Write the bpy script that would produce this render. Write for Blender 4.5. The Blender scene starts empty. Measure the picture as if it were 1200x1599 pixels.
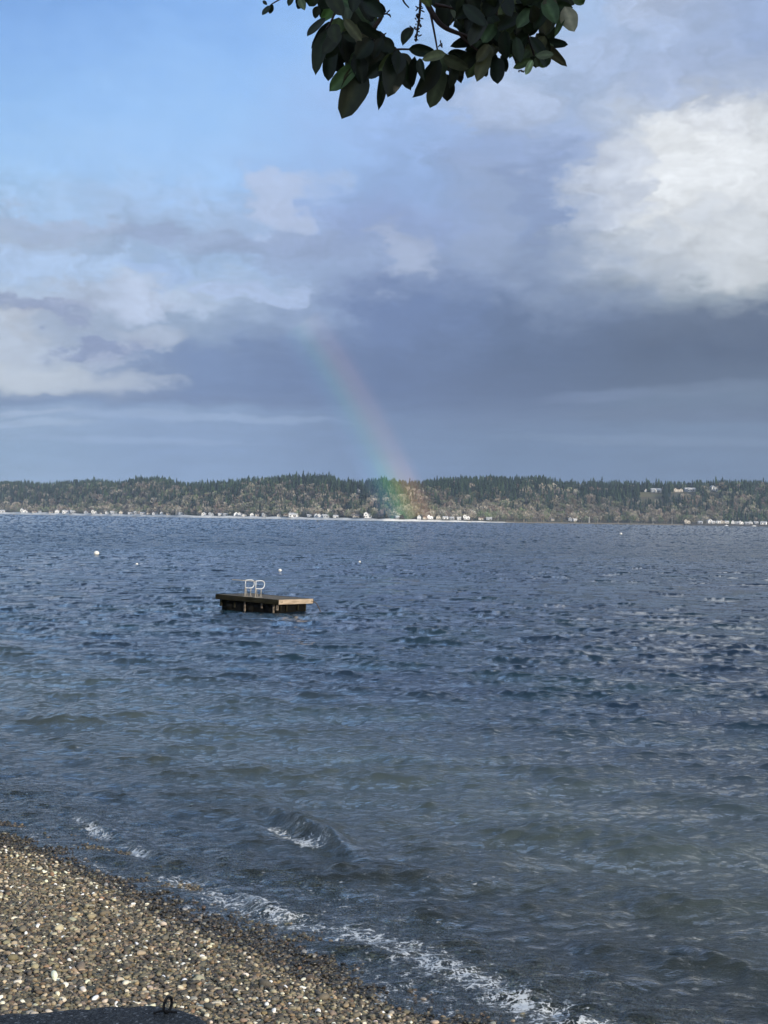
import bpy, bmesh, math, random
import numpy as np
from mathutils import Vector, Matrix
RNG = np.random.default_rng(7); random.seed(7)
R = math.radians
sc = bpy.context.scene
C = sc.collection

# ------------------------------------------------------------------ camera
CAMH = 4.0; F_PX = 2250.0; HOR = 809.5
PITCH = math.atan((HOR - 799.5) / F_PX); ROLL = math.atan(18.6 / 1200)
fw = Vector((0, math.cos(PITCH), math.sin(PITCH)))
r0 = Vector((1, 0, 0)); u0 = Vector((0, -math.sin(PITCH), math.cos(PITCH)))
rt = r0 * math.cos(ROLL) + u0 * math.sin(ROLL); up = u0 * math.cos(ROLL) - r0 * math.sin(ROLL)
cd = bpy.data.cameras.new("camera"); cam = bpy.data.objects.new("camera", cd); C.objects.link(cam)
cam.matrix_world = Matrix(((rt.x, up.x, -fw.x, 0), (rt.y, up.y, -fw.y, 0), (rt.z, up.z, -fw.z, CAMH), (0, 0, 0, 1)))
cd.sensor_fit = 'VERTICAL'; cd.sensor_height = 24; cd.lens = 24 * F_PX / 1599
cd.clip_start = 0.1; cd.clip_end = 20000
sc.camera = cam

def ray(X, Y):
    return (fw + rt * ((X - 600) / F_PX) + up * ((799.5 - Y) / F_PX)).normalized()
def ground(X, Y, z=0.0):
    d = ray(X, Y); t = (z - CAMH) / d.z
    return Vector((0, 0, CAMH)) + d * t
def at(X, Y, y):
    d = ray(X, Y); return Vector((0, 0, CAMH)) + d * (y / d.y)

# ------------------------------------------------------------------ render / sun
sc.view_settings.view_transform = 'Standard'; sc.view_settings.look = 'None'
sc.view_settings.exposure = 0.10; sc.view_settings.gamma = 1.0
sc.cycles.use_denoising = True; sc.cycles.denoising_prefilter = 'ACCURATE'; sc.cycles.use_adaptive_sampling = True; sc.cycles.adaptive_threshold = .02; sc.cycles.adaptive_min_samples = 24
sc.cycles.caustics_reflective = False; sc.cycles.caustics_refractive = False
sc.cycles.max_bounces = 6; sc.cycles.transparent_max_bounces = 12; sc.cycles.volume_bounces = 0
sc.cycles.sample_clamp_indirect = 4.0
SUN_EL = R(16.3); SUN_AZ = R(37.3)          # sun low behind the camera, to the right
S = Vector((math.sin(SUN_AZ) * math.cos(SUN_EL), -math.cos(SUN_AZ) * math.cos(SUN_EL), math.sin(SUN_EL)))
sl = bpy.data.lights.new("sun", 'SUN'); sl.energy = 4.3; sl.angle = R(0.5); sl.color = (1.0, 0.89, 0.74)
so = bpy.data.objects.new("sun", sl); C.objects.link(so)
so.rotation_euler = S.to_track_quat('Z', 'Y').to_euler(); so.location = (0, 0, 50)

# ------------------------------------------------------------------ node helper
def lin(c):
    return tuple(((v / 255.0) / 12.92 if v / 255.0 <= 0.04045 else ((v / 255.0 + 0.055) / 1.055) ** 2.4) for v in c)
class NT:
    def __init__(s, tree):
        s.t = tree; s.t.nodes.clear()
    def n(s, typ, **kw):
        nd = s.t.nodes.new(typ)
        for k, v in kw.items(): setattr(nd, k, v)
        return nd
    def put(s, sock, v):
        if hasattr(v, 'is_output') or isinstance(v, bpy.types.NodeSocket): s.t.links.new(v, sock)
        elif v is not None: sock.default_value = v
    def m(s, op, a, b=None, c=None, clamp=False):
        nd = s.n('ShaderNodeMath', operation=op); nd.use_clamp = clamp
        s.put(nd.inputs[0], a); s.put(nd.inputs[1], b); s.put(nd.inputs[2], c)
        return nd.outputs[0]
    def vm(s, op, a, b=None, sc=None):
        nd = s.n('ShaderNodeVectorMath', operation=op); s.put(nd.inputs[0], a); s.put(nd.inputs[1], b)
        if sc is not None: s.put(nd.inputs['Scale'], sc)
        return nd.outputs[0]
    def xyz(s, x, y, z=0.0):
        nd = s.n('ShaderNodeCombineXYZ')
        for i, v in enumerate((x, y, z)): s.put(nd.inputs[i], v)
        return nd.outputs[0]
    def sep(s, v):
        nd = s.n('ShaderNodeSeparateXYZ'); s.put(nd.inputs[0], v); return nd.outputs
    def noise(s, v, scale=1, detail=4, rough=.55, dist=0.0, dim='3D'):
        nd = s.n('ShaderNodeTexNoise', noise_dimensions=dim); s.put(nd.inputs['Vector'], v)
        nd.inputs['Scale'].default_value = scale; nd.inputs['Detail'].default_value = detail
        nd.inputs['Roughness'].default_value = rough; nd.inputs['Distortion'].default_value = dist
        return nd
    def ss(s, x, a, b, lo=0.0, hi=1.0):
        nd = s.n('ShaderNodeMapRange', interpolation_type='SMOOTHSTEP'); s.put(nd.inputs[0], x)
        for i, v in enumerate((a, b, lo, hi)): nd.inputs[i + 1].default_value = v
        return nd.outputs[0]
    def mix(s, f, a, b, blend='MIX'):
        nd = s.n('ShaderNodeMix', data_type='RGBA', blend_type=blend); nd.clamp_factor = True
        s.put(nd.inputs[0], f)
        s.put(nd.inputs[6], a if not isinstance(a, tuple) else (*a[:3], 1)); s.put(nd.inputs[7], b if not isinstance(b, tuple) else (*b[:3], 1))
        return nd.outputs[2]
    def ramp(s, f, stops, interp='LINEAR'):
        nd = s.n('ShaderNodeValToRGB'); cr = nd.color_ramp; cr.interpolation = interp
        s.put(nd.inputs[0], f)
        while len(cr.elements) > 1: cr.elements.remove(cr.elements[0])
        cr.elements[0].position = stops[0][0]; cr.elements[0].color = (*stops[0][1], 1)
        for p, c in stops[1:]:
            e = cr.elements.new(p); e.color = (*c, 1)
        return nd.outputs[0]

# ------------------------------------------------------------------ world: Nishita sky with procedural clouds
W = bpy.data.worlds.new("World"); sc.world = W; W.use_nodes = True
w = NT(W.node_tree)
sky = w.n('ShaderNodeTexSky', sky_type='NISHITA'); sky.sun_disc = False
sky.sun_elevation = SUN_EL; sky.sun_rotation = R(180) - SUN_AZ; sky.air_density = 1.0; sky.dust_density = 0.6; sky.ozone_density = 1.5
tc = w.n('ShaderNodeTexCoord').outputs['Generated']
dx, dy, dz = w.sep(tc)
az = w.m('ARCTAN2', dx, dy); el = w.m('ARCSINE', dz)
K = F_PX / 100
def uv(X, Y): return (X - 600) / 100.0, (HOR + (X - 600) * math.tan(ROLL) - Y) / 100.0
U0 = w.m('MULTIPLY', az, K); V0 = w.m('MULTIPLY', el, K)
base = w.xyz(U0, w.m('MULTIPLY', V0, 1.9), 0.0)
n1 = w.noise(base, .55, 7, .58); n1c = w.sep(n1.outputs['Color'])
n2 = w.noise(w.vm('ADD', base, (11.3, 4.1, 2)), 1.7, 7, .6); n2c = w.sep(n2.outputs['Color'])
Vd = w.m('SUBTRACT', V0, w.ss(U0, .5, 4.0, 0.0, 1.1)); lowdamp = w.ss(Vd, .8, 3.0, .14, 1.0)
dU = w.m('ADD', w.m('MULTIPLY', w.m('SUBTRACT', n1c[0], .5), 3.0), w.m('MULTIPLY', w.m('SUBTRACT', n2c[0], .5), 1.2))
dV = w.m('ADD', w.m('MULTIPLY', w.m('SUBTRACT', n1c[1], .5), 1.05), w.m('MULTIPLY', w.m('SUBTRACT', n2c[1], .5), .85))
U = w.m('ADD', U0, w.m('MULTIPLY', dU, lowdamp)); V = w.m('ADD', V0, w.m('MULTIPLY', dV, lowdamp))
COLS = {
 0: [(0,(116,158,220)),(100,(128,170,230)),(200,(140,182,236)),(300,(158,195,240)),(352,(164,194,234)),(385,(160,177,206)),(425,(166,190,224)),(465,(174,194,224)),(500,(162,175,200)),(560,(174,187,207)),(600,(186,196,210)),(616,(178,188,204)),(630,(116,136,172)),(645,(146,167,199)),(700,(140,165,198)),(752,(148,171,203))],
 300:[(0,(122,165,228)),(100,(138,180,238)),(200,(150,190,242)),(290,(158,194,242)),(335,(162,188,228)),(375,(152,172,206)),(415,(162,190,230)),(455,(178,197,226)),(505,(160,177,206)),(550,(128,148,188)),(600,(118,138,178)),(626,(118,136,174)),(641,(142,163,198)),(700,(140,162,198)),(752,(146,168,202))],
 600:[(0,(146,186,242)),(100,(150,188,240)),(200,(152,182,232)),(300,(142,168,215)),(350,(140,160,205)),(420,(142,160,198)),(480,(118,137,180)),(550,(108,126,166)),(615,(100,118,158)),(665,(112,132,168)),(750,(126,147,182))],
 820:[(0,(162,190,234)),(100,(164,188,226)),(170,(164,184,220)),(250,(146,166,208)),(320,(142,160,196)),(400,(128,146,182)),(480,(110,127,162)),(550,(94,110,143)),(610,(90,106,138)),(650,(104,121,152)),(700,(110,130,162)),(752,(118,138,170))],
 1050:[(0,(168,184,216)),(90,(160,178,214)),(150,(164,180,214)),(190,(186,196,216)),(250,(206,212,222)),(350,(206,212,220)),(420,(188,196,206)),(470,(150,160,176)),(500,(106,118,142)),(550,(88,101,127)),(605,(92,105,130)),(625,(110,125,150)),(655,(100,114,140)),(672,(110,128,156)),(752,(116,134,163))],
 1200:[(0,(154,174,214)),(100,(150,170,210)),(165,(168,182,210)),(215,(204,210,220)),(300,(216,220,226)),(380,(206,212,218)),(440,(186,193,200)),(478,(158,165,176)),(500,(100,112,136)),(560,(86,98,123)),(600,(96,109,133)),(622,(112,127,150)),(655,(98,111,137)),(672,(110,127,154)),(752,(115,132,160))],
}
fV = w.m('MULTIPLY', V, .1)
cur = None; pu = None
for X in sorted(COLS):
    stops = sorted([(max(0, uv(X, Y)[1] * .1), lin(tuple(q * m for q, m in zip(c, (.90, .925, .935) if Y >= 465 and X > 200 else (.96, .97, .96) if Y >= 610 else (1.02, 1.02, 1.0))))) for Y, c in COLS[X]], key=lambda q: q[0])
    col = w.ramp(fV, stops, 'LINEAR'); uu = uv(X, 0)[0]
    cur = col if cur is None else w.mix(w.ss(U, pu, uu), cur, col)
    pu = uu
# individual cloud features: (X, Y, rx, ry, colour, strength, rotation deg)
BL = [
 (1100,305,135,110,(232,236,240),.9,10),(1080,240,80,55,(230,234,238),.75,0),(960,295,75,60,(206,214,228),.75,-20),(1130,400,120,50,(214,219,224),.7,0),(1000,400,60,40,(176,186,202),.5,0),(1150,385,90,50,(204,210,217),.5,0),(900,320,38,50,(186,197,216),.5,25),(830,330,30,60,(132,152,192),.5,10),(1060,410,60,34,(190,198,208),.35,0),(1130,205,60,30,(214,219,228),.45,10),(985,300,34,22,(176,187,206),.4,0),(1100,350,40,18,(188,196,208),.35,8),
 (618,405,34,42,(172,184,208),.6,10),(430,325,60,45,(184,198,226),.75,0),(470,300,40,25,(178,196,228),.5,0),
 (420,392,110,22,(146,162,196),.55,4),(225,378,60,15,(146,163,198),.6,-8),(90,372,90,14,(164,178,206),.5,0),(60,425,120,26,(176,202,238),.6,0),(250,470,90,20,(186,202,228),.6,0),(30,575,60,30,(188,198,212),.5,0),
 (75,492,70,20,(142,155,186),.9,-6),(150,545,70,18,(134,148,182),.9,-10),(225,520,60,18,(188,198,214),.5,0),(30,520,40,16,(196,204,216),.6,0),(95,596,140,17,(192,201,212),.65,0),(60,625,200,6,(118,138,172),.6,0),(30,552,46,20,(186,197,214),.5,0),(170,560,50,12,(180,190,208),.4,-8),
 (190,470,120,22,(186,198,222),.55,0),(400,455,70,17,(180,200,236),.7,5),(255,430,60,18,(160,186,228),.6,0),
 (770,180,60,45,(182,196,222),.6,0),(990,40,60,50,(182,196,222),.5,0),(880,110,60,40,(176,190,220),.4,0),
 (880,440,90,60,(140,156,184),.35,20),(760,400,50,50,(152,168,198),.45,0),
 (925,620,85,9,(112,128,158),.6,-4),(1100,612,90,10,(112,127,152),.45,-3),(1030,650,180,8,(98,112,138),.4,1),
 (300,655,200,7,(158,178,208),.4,0),(60,665,90,5,(166,186,212),.5,0),(200,690,160,5,(152,174,206),.4,0),(1000,690,200,8,(124,141,168),.35,1),
 (60,650,60,4,(170,186,210),.4,0),(760,620,140,40,(88,104,138),.35,0),
]
for X, Y, rx, ry, c, st, rot in BL:
    bu, bv = uv(X, Y); a = R(rot)
    du = w.m('SUBTRACT', U, bu); dv = w.m('SUBTRACT', V, bv)
    if rot:
        ca, sa = math.cos(a), math.sin(a)
        e1 = w.m('ADD', w.m('MULTIPLY', du, ca), w.m('MULTIPLY', dv, -sa)); e2 = w.m('ADD', w.m('MULTIPLY', du, sa), w.m('MULTIPLY', dv, ca))
    else: e1, e2 = du, dv
    e1 = w.m('MULTIPLY', e1, 100.0 / rx); e2 = w.m('MULTIPLY', e2, 100.0 / ry)
    d2 = w.m('ADD', w.m('MULTIPLY', e1, e1), w.m('MULTIPLY', e2, e2))
    cur = w.mix(w.ss(d2, .15 if st < .7 else .45, 2.0 if st < .7 else 1.45, st, 0.0), cur, lin(c))
# fine cloud texture
n3 = w.noise(w.xyz(U, w.m('MULTIPLY', V, 1.5), 3.0), 1.1, 10, .60, .35)
n4 = w.noise(w.xyz(U0, w.m('MULTIPLY', V0, 5.0), 7.0), 1.3, 6, .6)
tex = w.m('ADD', w.m('MULTIPLY', w.m('SUBTRACT', n3.outputs['Fac'], .5), w.ss(V0, 1.4, 3.4, .06, .34)), w.m('MULTIPLY', w.m('SUBTRACT', n4.outputs['Fac'], .5), w.ss(V0, 1.2, 3.0, .26, .12)))
blue = w.m('MULTIPLY', w.ss(U0, -1.5, 1.0, 1.0, 0.0), w.ss(V0, 4.4, 5.6))        # open blue sky top left: smoother
vor = w.n('ShaderNodeTexVoronoi', feature='SMOOTH_F1', voronoi_dimensions='2D'); w.put(vor.inputs['Vector'], w.xyz(U, w.m('MULTIPLY', V, 1.35), 5.0)); vor.inputs['Scale'].default_value = 1.25; vor.inputs['Detail'].default_value = 3; vor.inputs['Roughness'].default_value = .6; vor.inputs['Smoothness'].default_value = .6
lum = w.sep(cur)[1]
puff = w.m('MULTIPLY', w.m('SUBTRACT', .60, vor.outputs['Distance']), w.m('MULTIPLY', w.ss(lum, .30, .6, .06, .22), w.ss(V0, 1.8, 3.0)))
tex = w.m('ADD', w.m('MULTIPLY', tex, 1.15), puff)
tex = w.m('MULTIPLY', tex, w.m('SUBTRACT', 1.0, w.m('MULTIPLY', blue, .85)))
cur = w.vm('SCALE', cur, None, w.m('ADD', 1.0, tex))
# the rest of the dome: blue sky with drifting broken cloud
proj = w.xyz(w.m('DIVIDE', dx, w.m('ADD', w.m('ABSOLUTE', dz), .18)), w.m('DIVIDE', dy, w.m('ADD', w.m('ABSOLUTE', dz), .18)), 0.0)
n5 = w.noise(proj, .8, 8, .58)
cl = w.ss(n5.outputs['Fac'], .34, .56)
clc = w.mix(w.noise(proj, 2.0, 5, .6).outputs['Fac'], (.34, .46, .72), (.84, .95, 1.12))
nis = w.vm('SCALE', sky.outputs[0], None, .12)
dome = w.mix(w.m('MULTIPLY', cl, .8), nis, clc)
vis = w.m('MULTIPLY', w.ss(w.m('ABSOLUTE', az), .42, .8, 1.0, 0.0), w.ss(V0, 8.6, 18, 1.0, 0.0))
skycol = w.mix(vis, dome, cur)
bg = w.n('ShaderNodeBackground'); w.put(bg.inputs[0], skycol); bg.inputs[1].default_value = 1.0
wo = w.n('ShaderNodeOutputWorld'); w.t.links.new(bg.outputs[0], wo.inputs[0])

# ------------------------------------------------------------------ object helpers
def tag(o, label=None, cat=None, group=None, kind=None):
    if label: o['label'] = label
    if cat: o['category'] = cat
    if group: o['group'] = group
    if kind: o['kind'] = kind
    return o
def empty(name, loc, rz=0.0):
    o = bpy.data.objects.new(name, None); C.objects.link(o); o.location = loc; o.rotation_euler = (0, 0, rz); return o
def link(name, me, parent=None, loc=None):
    o = bpy.data.objects.new(name, me); C.objects.link(o)
    if parent is not None: o.parent = parent
    if loc is not None: o.location = loc
    return o
def np_mesh(name, V_, faces, mat, smooth=False, attrs=None, quads=False):
    """V_ (n,3); faces (m,k) int"""
    me = bpy.data.meshes.new(name); V_ = np.asarray(V_, dtype=np.float32); faces = np.asarray(faces, dtype=np.int32)
    k = faces.shape[1]; me.vertices.add(len(V_)); me.vertices.foreach_set('co', V_.ravel())
    me.loops.add(faces.size); me.loops.foreach_set('vertex_index', faces.ravel())
    me.polygons.add(len(faces)); me.polygons.foreach_set('loop_start', np.arange(len(faces), dtype=np.int32) * k)
    try: me.polygons.foreach_set('loop_total', np.full(len(faces), k, dtype=np.int32))
    except Exception: pass
    me.update(calc_edges=True)
    me.polygons.foreach_set('use_smooth', np.full(len(faces), smooth, dtype=bool))
    for an, (ty, arr) in (attrs or {}).items():
        a = me.attributes.new(an, ty, 'POINT'); arr = np.asarray(arr, dtype=np.float32)
        if ty == 'FLOAT': a.data.foreach_set('value', arr.ravel())
        elif ty == 'FLOAT_VECTOR': a.data.foreach_set('vector', arr.ravel())
        else: a.data.foreach_set('color', np.hstack([arr, np.ones((len(arr), 1), np.float32)]).ravel())
    if mat: me.materials.append(mat)
    return me
def material(name, build):
    m = bpy.data.materials.new(name); m.use_nodes = True; t = NT(m.node_tree)
    out = t.n('ShaderNodeOutputMaterial'); build(t, out); return m
def pbr(name, col, rough=.7, var=.25, scale=6.0, bump=.0, col2=None, metal=0.0, stretch=(1, 1, 1), spec=.5, rnd=0.0, bscale=None):
    def b(t, out):
        p = t.n('ShaderNodeBsdfPrincipled'); co = t.n('ShaderNodeTexCoord').outputs['Object']
        mp = t.vm('MULTIPLY', co, stretch)
        ns = t.noise(mp, scale, 6, .6); f = t.ss(ns.outputs['Fac'], .3, .7)
        c2 = col2 or tuple(v * (1 - var) for v in col)
        c = t.mix(f, col, c2)
        if rnd:
            oi = t.n('ShaderNodeObjectInfo').outputs['Random']
            c = t.vm('SCALE', c, None, t.m('ADD', 1 - rnd, t.m('MULTIPLY', oi, 2 * rnd)))
        t.put(p.inputs['Base Color'], c); p.inputs['Roughness'].default_value = rough; p.inputs['Metallic'].default_value = metal
        p.inputs['Specular IOR Level'].default_value = spec
        if bump:
            bn = t.n('ShaderNodeBump'); bn.inputs['Strength'].default_value = bump; bn.inputs['Distance'].default_value = .02
            t.put(bn.inputs['Height'], t.noise(mp, bscale or scale * 3, 5, .65).outputs['Fac']); t.put(p.inputs['Normal'], bn.outputs[0])
        t.t.links.new(p.outputs[0], out.inputs[0])
    return material(name, b)
def bm_box(bm, c, s, rot=None, jit=0.0):
    v = []
    for z in (-.5, .5):
        for x, y in ((-.5, -.5), (.5, -.5), (.5, .5), (-.5, .5)):
            p = Vector((x * s[0], y * s[1], z * s[2]))
            if jit: p += Vector((random.uniform(-jit, jit), random.uniform(-jit, jit), random.uniform(-jit, jit)))
            if rot is not None: p = rot @ p
            v.append(bm.verts.new(p + Vector(c)))
    for f in ((0, 3, 2, 1), (4, 5, 6, 7), (0, 1, 5, 4), (1, 2, 6, 5), (2, 3, 7, 6), (3, 0, 4, 7)): bm.faces.new([v[i] for i in f])
def bm_tube(bm, pts, rad, n=8, cap=True):
    pts = [Vector(p) for p in pts]; rings = []; prev = None
    for i, p in enumerate(pts):
        t = (pts[min(i + 1, len(pts) - 1)] - pts[max(i - 1, 0)]).normalized()
        if prev is None:
            a = t.orthogonal().normalized()
        else:
            a = (prev - t * prev.dot(t)).normalized()
        prev = a; b = t.cross(a); r = rad[i] if hasattr(rad, '__len__') else rad
        rings.append([bm.verts.new(p + (a * math.cos(q) + b * math.sin(q)) * r) for q in [2 * math.pi * k / n for k in range(n)]])
    for i in range(len(rings) - 1):
        for k in range(n): bm.faces.new((rings[i][k], rings[i][(k + 1) % n], rings[i + 1][(k + 1) % n], rings[i + 1][k]))
    if cap:
        bm.faces.new(rings[0][::-1]); bm.faces.new(rings[-1])
def bm_obj(name, bm, mat, parent=None, smooth=False, bevel=0.0):
    bmesh.ops.recalc_face_normals(bm, faces=bm.faces)
    if bevel:
        bmesh.ops.bevel(bm, geom=list(bm.edges), offset=bevel, segments=1, affect='EDGES', clamp_overlap=True)
    me = bpy.data.meshes.new(name); bm.to_mesh(me); bm.free(); me.materials.append(mat)
    if smooth: me.polygons.foreach_set('use_smooth', [True] * len(me.polygons))
    return link(name, me, parent)
def smooth_path(pts, n=6):
    pts = [Vector(p) for p in pts]; out = []
    P = [pts[0] * 2 - pts[1]] + pts + [pts[-1] * 2 - pts[-2]]
    for i in range(1, len(P) - 2):
        for k in range(n):
            t = k / n; a, b, c, d = P[i - 1], P[i], P[i + 1], P[i + 2]
            out.append(.5 * ((2 * b) + (-a + c) * t + (2 * a - 5 * b + 4 * c - d) * t * t + (-a + 3 * b - 3 * c + d) * t ** 3))
    out.append(pts[-1]); return out

# ------------------------------------------------------------------ beach frame of reference: s = metres seaward of the waterline, t = along it
p1 = ground(0, 1300); p2 = ground(695, 1599)
tv = Vector((p2.x - p1.x, p2.y - p1.y)).normalized(); nv = Vector((-tv.y, tv.x))
if nv.y < 0: nv = -nv
S0 = nv.x * p1.x + nv.y * p1.y
def st_of(x, y): return nv.x * x + nv.y * y - S0, tv.x * x + tv.y * y
def vnoise(x, y, seed):
    """cheap smooth noise as a sum of rotated sines"""
    g = np.random.default_rng(seed); o = np.zeros_like(x)
    for i in range(7):
        a = g.uniform(0, 6.28); k = 2 ** (i * .45) * .9; ph = g.uniform(0, 6.28)
        o = o + np.sin((x * math.cos(a) + y * math.sin(a)) * k + ph) / (i * .45 + 1)
    return o / 3.0
def bed_z(x, y):
    s, t = st_of(x, y)
    s = s + .11 * vnoise(x * .9, y * .9, 3)
    z = np.where(s < 0, -s * .125, np.where(s < .9, -s * .07, -.063 - (s - .9) * .14))
    z = np.where(z > 1.9, 1.9 + (z - 1.9) * .25, z)
    z = np.maximum(z, -3.2)
    return z + .018 * vnoise(x * 2.5, y * 2.5, 5)

# ------------------------------------------------------------------ beach and seabed sheet
def m_bed(t, out):
    p = t.n('ShaderNodeBsdfPrincipled'); co = t.n('ShaderNodeTexCoord').outputs['Object']
    vo = t.n('ShaderNodeTexVoronoi'); t.put(vo.inputs['Vector'], co); vo.inputs['Scale'].default_value = 24
    f = t.sep(vo.outputs['Color'])[0]
    c = t.ramp(f, [(0, (.02, .019, .017)), (.5, (.06, .055, .045)), (.85, (.11, .095, .075)), (1, (.3, .28, .25))])
    wet = t.n('ShaderNodeAttribute', attribute_name='wet').outputs['Fac']
    c = t.mix(wet, c, t.vm('SCALE', c, None, .55))
    t.put(p.inputs['Base Color'], c); t.put(p.inputs['Roughness'], t.ss(wet, 0, 1, .8, .3))
    b = t.n('ShaderNodeBump'); b.inputs['Strength'].default_value = .9; b.inputs['Distance'].default_value = .03; b.invert = True
    t.put(b.inputs['Height'], vo.outputs['Distance']); t.put(p.inputs['Normal'], b.outputs[0])
    t.t.links.new(p.outputs[0], out.inputs[0])
M_bed = material('pebble_bed', m_bed)
def grid_faces(nr, nc):
    i = np.arange(nr - 1)[:, None] * nc + np.arange(nc - 1)[None, :]
    return np.stack([i, i + 1, i + nc + 1, i + nc], -1).reshape(-1, 4)
gx = np.concatenate([-np.geomspace(5200, 14, 40), np.linspace(-13, 13, 130), np.geomspace(14, 5200, 40)])
gy = np.concatenate([-np.geomspace(300, 6, 20), np.linspace(-5, 30, 170), np.geomspace(31, 5200, 50)])
GX, GY = np.meshgrid(gx, gy); gz = bed_z(GX, GY) - .028
ss_, _ = st_of(GX, GY)
me = np_mesh('beach', np.stack([GX, GY, gz], -1).reshape(-1, 3), grid_faces(len(gy), len(gx)), M_bed, True,
             {'wet': ('FLOAT', np.clip((ss_ + .55) / .4, 0, 1).ravel())})
tag(link('beach', me), 'pebbly beach sloping down into the water', 'beach', kind='structure')

# ------------------------------------------------------------------ pebbles (uncountable: one object)
def ico(sub):
    b = bmesh.new(); bmesh.ops.create_icosphere(b, subdivisions=sub, radius=1.0)
    v = np.array([q.co[:] for q in b.verts]); f = np.array([[q.index for q in fc.verts] for fc in b.faces]); b.free(); return v, f
ICO2 = ico(2); ICO1 = ico(1)
def pebble_mesh(P, size, col, wet, tmpl):
    n = len(P); v, f = tmpl; nv_ = len(v); g = RNG
    warp = 1 + .22 * np.sin(v[None, :, 0] * g.uniform(1, 3, (n, 1)) + v[None, :, 1] * g.uniform(-3, 3, (n, 1)) + v[None, :, 2] * g.uniform(-2, 2, (n, 1)) + g.uniform(0, 6, (n, 1)))
    ax = np.stack([g.uniform(.8, 1.45, n), g.uniform(.7, 1.05, n), g.uniform(.45, .85, n)], -1) * size[:, None]
    q = (v[None] * warp[..., None]) * ax[:, None, :]
    a = g.uniform(0, 2 * np.pi, n); tl = g.normal(0, .35, n); ca, sa = np.cos(a)[:, None], np.sin(a)[:, None]; ct, st_ = np.cos(tl)[:, None], np.sin(tl)[:, None]
    y = q[..., 1] * ct - q[..., 2] * st_; z = q[..., 1] * st_ + q[..., 2] * ct; x = q[..., 0]
    X = x * ca - y * sa; Y = x * sa + y * ca
    VV = np.stack([X, Y, z], -1) + P[:, None, :]
    FF = f[None] + (np.arange(n) * nv_)[:, None, None]
    return VV.reshape(-1, 3), FF.reshape(-1, 3), np.repeat(col, nv_, 0), np.repeat(wet, nv_)
PAL = np.array([(.10,.093,.078),(.16,.14,.11),(.075,.073,.068),(.24,.205,.155),(.34,.30,.235),(.13,.105,.075),(.045,.045,.045),(.18,.13,.085),(.26,.18,.12),(.40,.38,.34),(.74,.72,.66)])
PW = np.array([.19,.18,.15,.13,.07,.10,.09,.03,.010,.022,.014]); PW = PW / PW.sum()
def scatter(spacing, smin, smax, lift, keep=1.0, zo=0.0, smax_s=2.6, pal=None):
    xs = np.arange(-11, 9, spacing); ys = np.arange(7.2, 27, spacing)
    X, Y = np.meshgrid(xs, ys); X = X.ravel() + RNG.uniform(-.5, .5, X.size) * spacing; Y = Y.ravel() + RNG.uniform(-.5, .5, Y.size) * spacing
    s, t = st_of(X, Y)
    ok = (np.abs(X / Y) < .40) & (s > -6.5) & (s < smax_s) & (RNG.random(X.size) < keep)
    X, Y, s = X[ok], Y[ok], s[ok]
    size = RNG.uniform(smin, smax, X.size) * .5 * np.where(RNG.random(X.size) < .015, 1.5, 1.0)
    # the strandline sorts the stones: finer towards the water
    size *= np.clip(1.0 - .05 * (s + 3), .8, 1.15)
    z = bed_z(X, Y) + RNG.uniform(-.3, lift, X.size) * size + zo
    idx = RNG.choice(len(PAL), X.size, p=PW) if pal is None else np.full(X.size, pal)
    col = PAL[idx] * np.array([1.20, 1.15, 1.00]) * RNG.uniform(.66, 1.35, (X.size, 1)) * (1 + RNG.normal(0, .04, (X.size, 3)))
    tx_ = -(tv.x * X + tv.y * Y - (tv.x * .2 + tv.y * 12.5))
    wv = .22 * vnoise(X * 1.3, Y * 1.3, 9) + RNG.normal(0, .10, X.size)
    wet = np.clip((s + wv + .44) / .22, 0, 1) + np.clip((s - .15) / .5, 0, 1)
    return np.stack([X, Y, z], -1), size, np.clip(col, .015, .85), wet
def m_peb(t, out):
    p = t.n('ShaderNodeBsdfPrincipled'); co = t.n('ShaderNodeTexCoord').outputs['Object']
    c = t.n('ShaderNodeAttribute', attribute_name='col').outputs['Color']; wet = t.n('ShaderNodeAttribute', attribute_name='wet').outputs['Fac']
    ns = t.noise(co, 90, 4, .65).outputs['Fac']
    c = t.vm('SCALE', c, None, t.m('ADD', .62, t.m('MULTIPLY', ns, .76)))
    c = t.vm('SCALE', c, None, t.m('ADD', t.ss(wet, 0, 1, 1.0, .27), t.ss(wet, 1, 2, 0, .4)))
    t.put(p.inputs['Base Color'], c); t.put(p.inputs['Roughness'], t.ss(wet, 0, 1, .78, .36))
    t.t.links.new(p.outputs[0], out.inputs[0])
M_peb = material('pebble_stone', m_peb)
def build_pebbles():
    allv, allf, allc, allw = [], [], [], []; off = 0
    for args in ((.0255, .026, .043, .7), (.037, .029, .052, 1.5)):
        P, sz, col, wet = scatter(*args, keep=1.0 if args[0] < .04 else .75)
        near = P[:, 1] < 15.5
        for msk, tm in ((near, ICO2), (~near, ICO1)):
            v, f, c, w_ = pebble_mesh(P[msk], sz[msk], col[msk], wet[msk], tm)
            allv.append(v); allf.append(f + off); allc.append(c); allw.append(w_); off += len(v)
    # scattered larger stones, pale shells and quartz
    for (sp, a, b, kp, pl) in ((.42, .075, .11, .30, None), (.13, .028, .060, .26, 10), (.4, .04, .08, .4, 9)):
        P, sz, col, wet = scatter(sp, a, b, 1.0, kp, .012, .3 if pl == 10 else -.1, pl)
        v, f, c, w_ = pebble_mesh(P, sz, col, wet, ICO2); allv.append(v); allf.append(f + off); allc.append(c); allw.append(w_); off += len(v)
    me = np_mesh('pebbles', np.concatenate(allv), np.concatenate(allf), M_peb, True, {'col': ('FLOAT_COLOR', np.concatenate(allc)), 'wet': ('FLOAT', np.concatenate(allw))})
    tag(link('pebbles', me), 'rounded grey, brown and white pebbles covering the beach', 'pebbles', kind='stuff')
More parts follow.
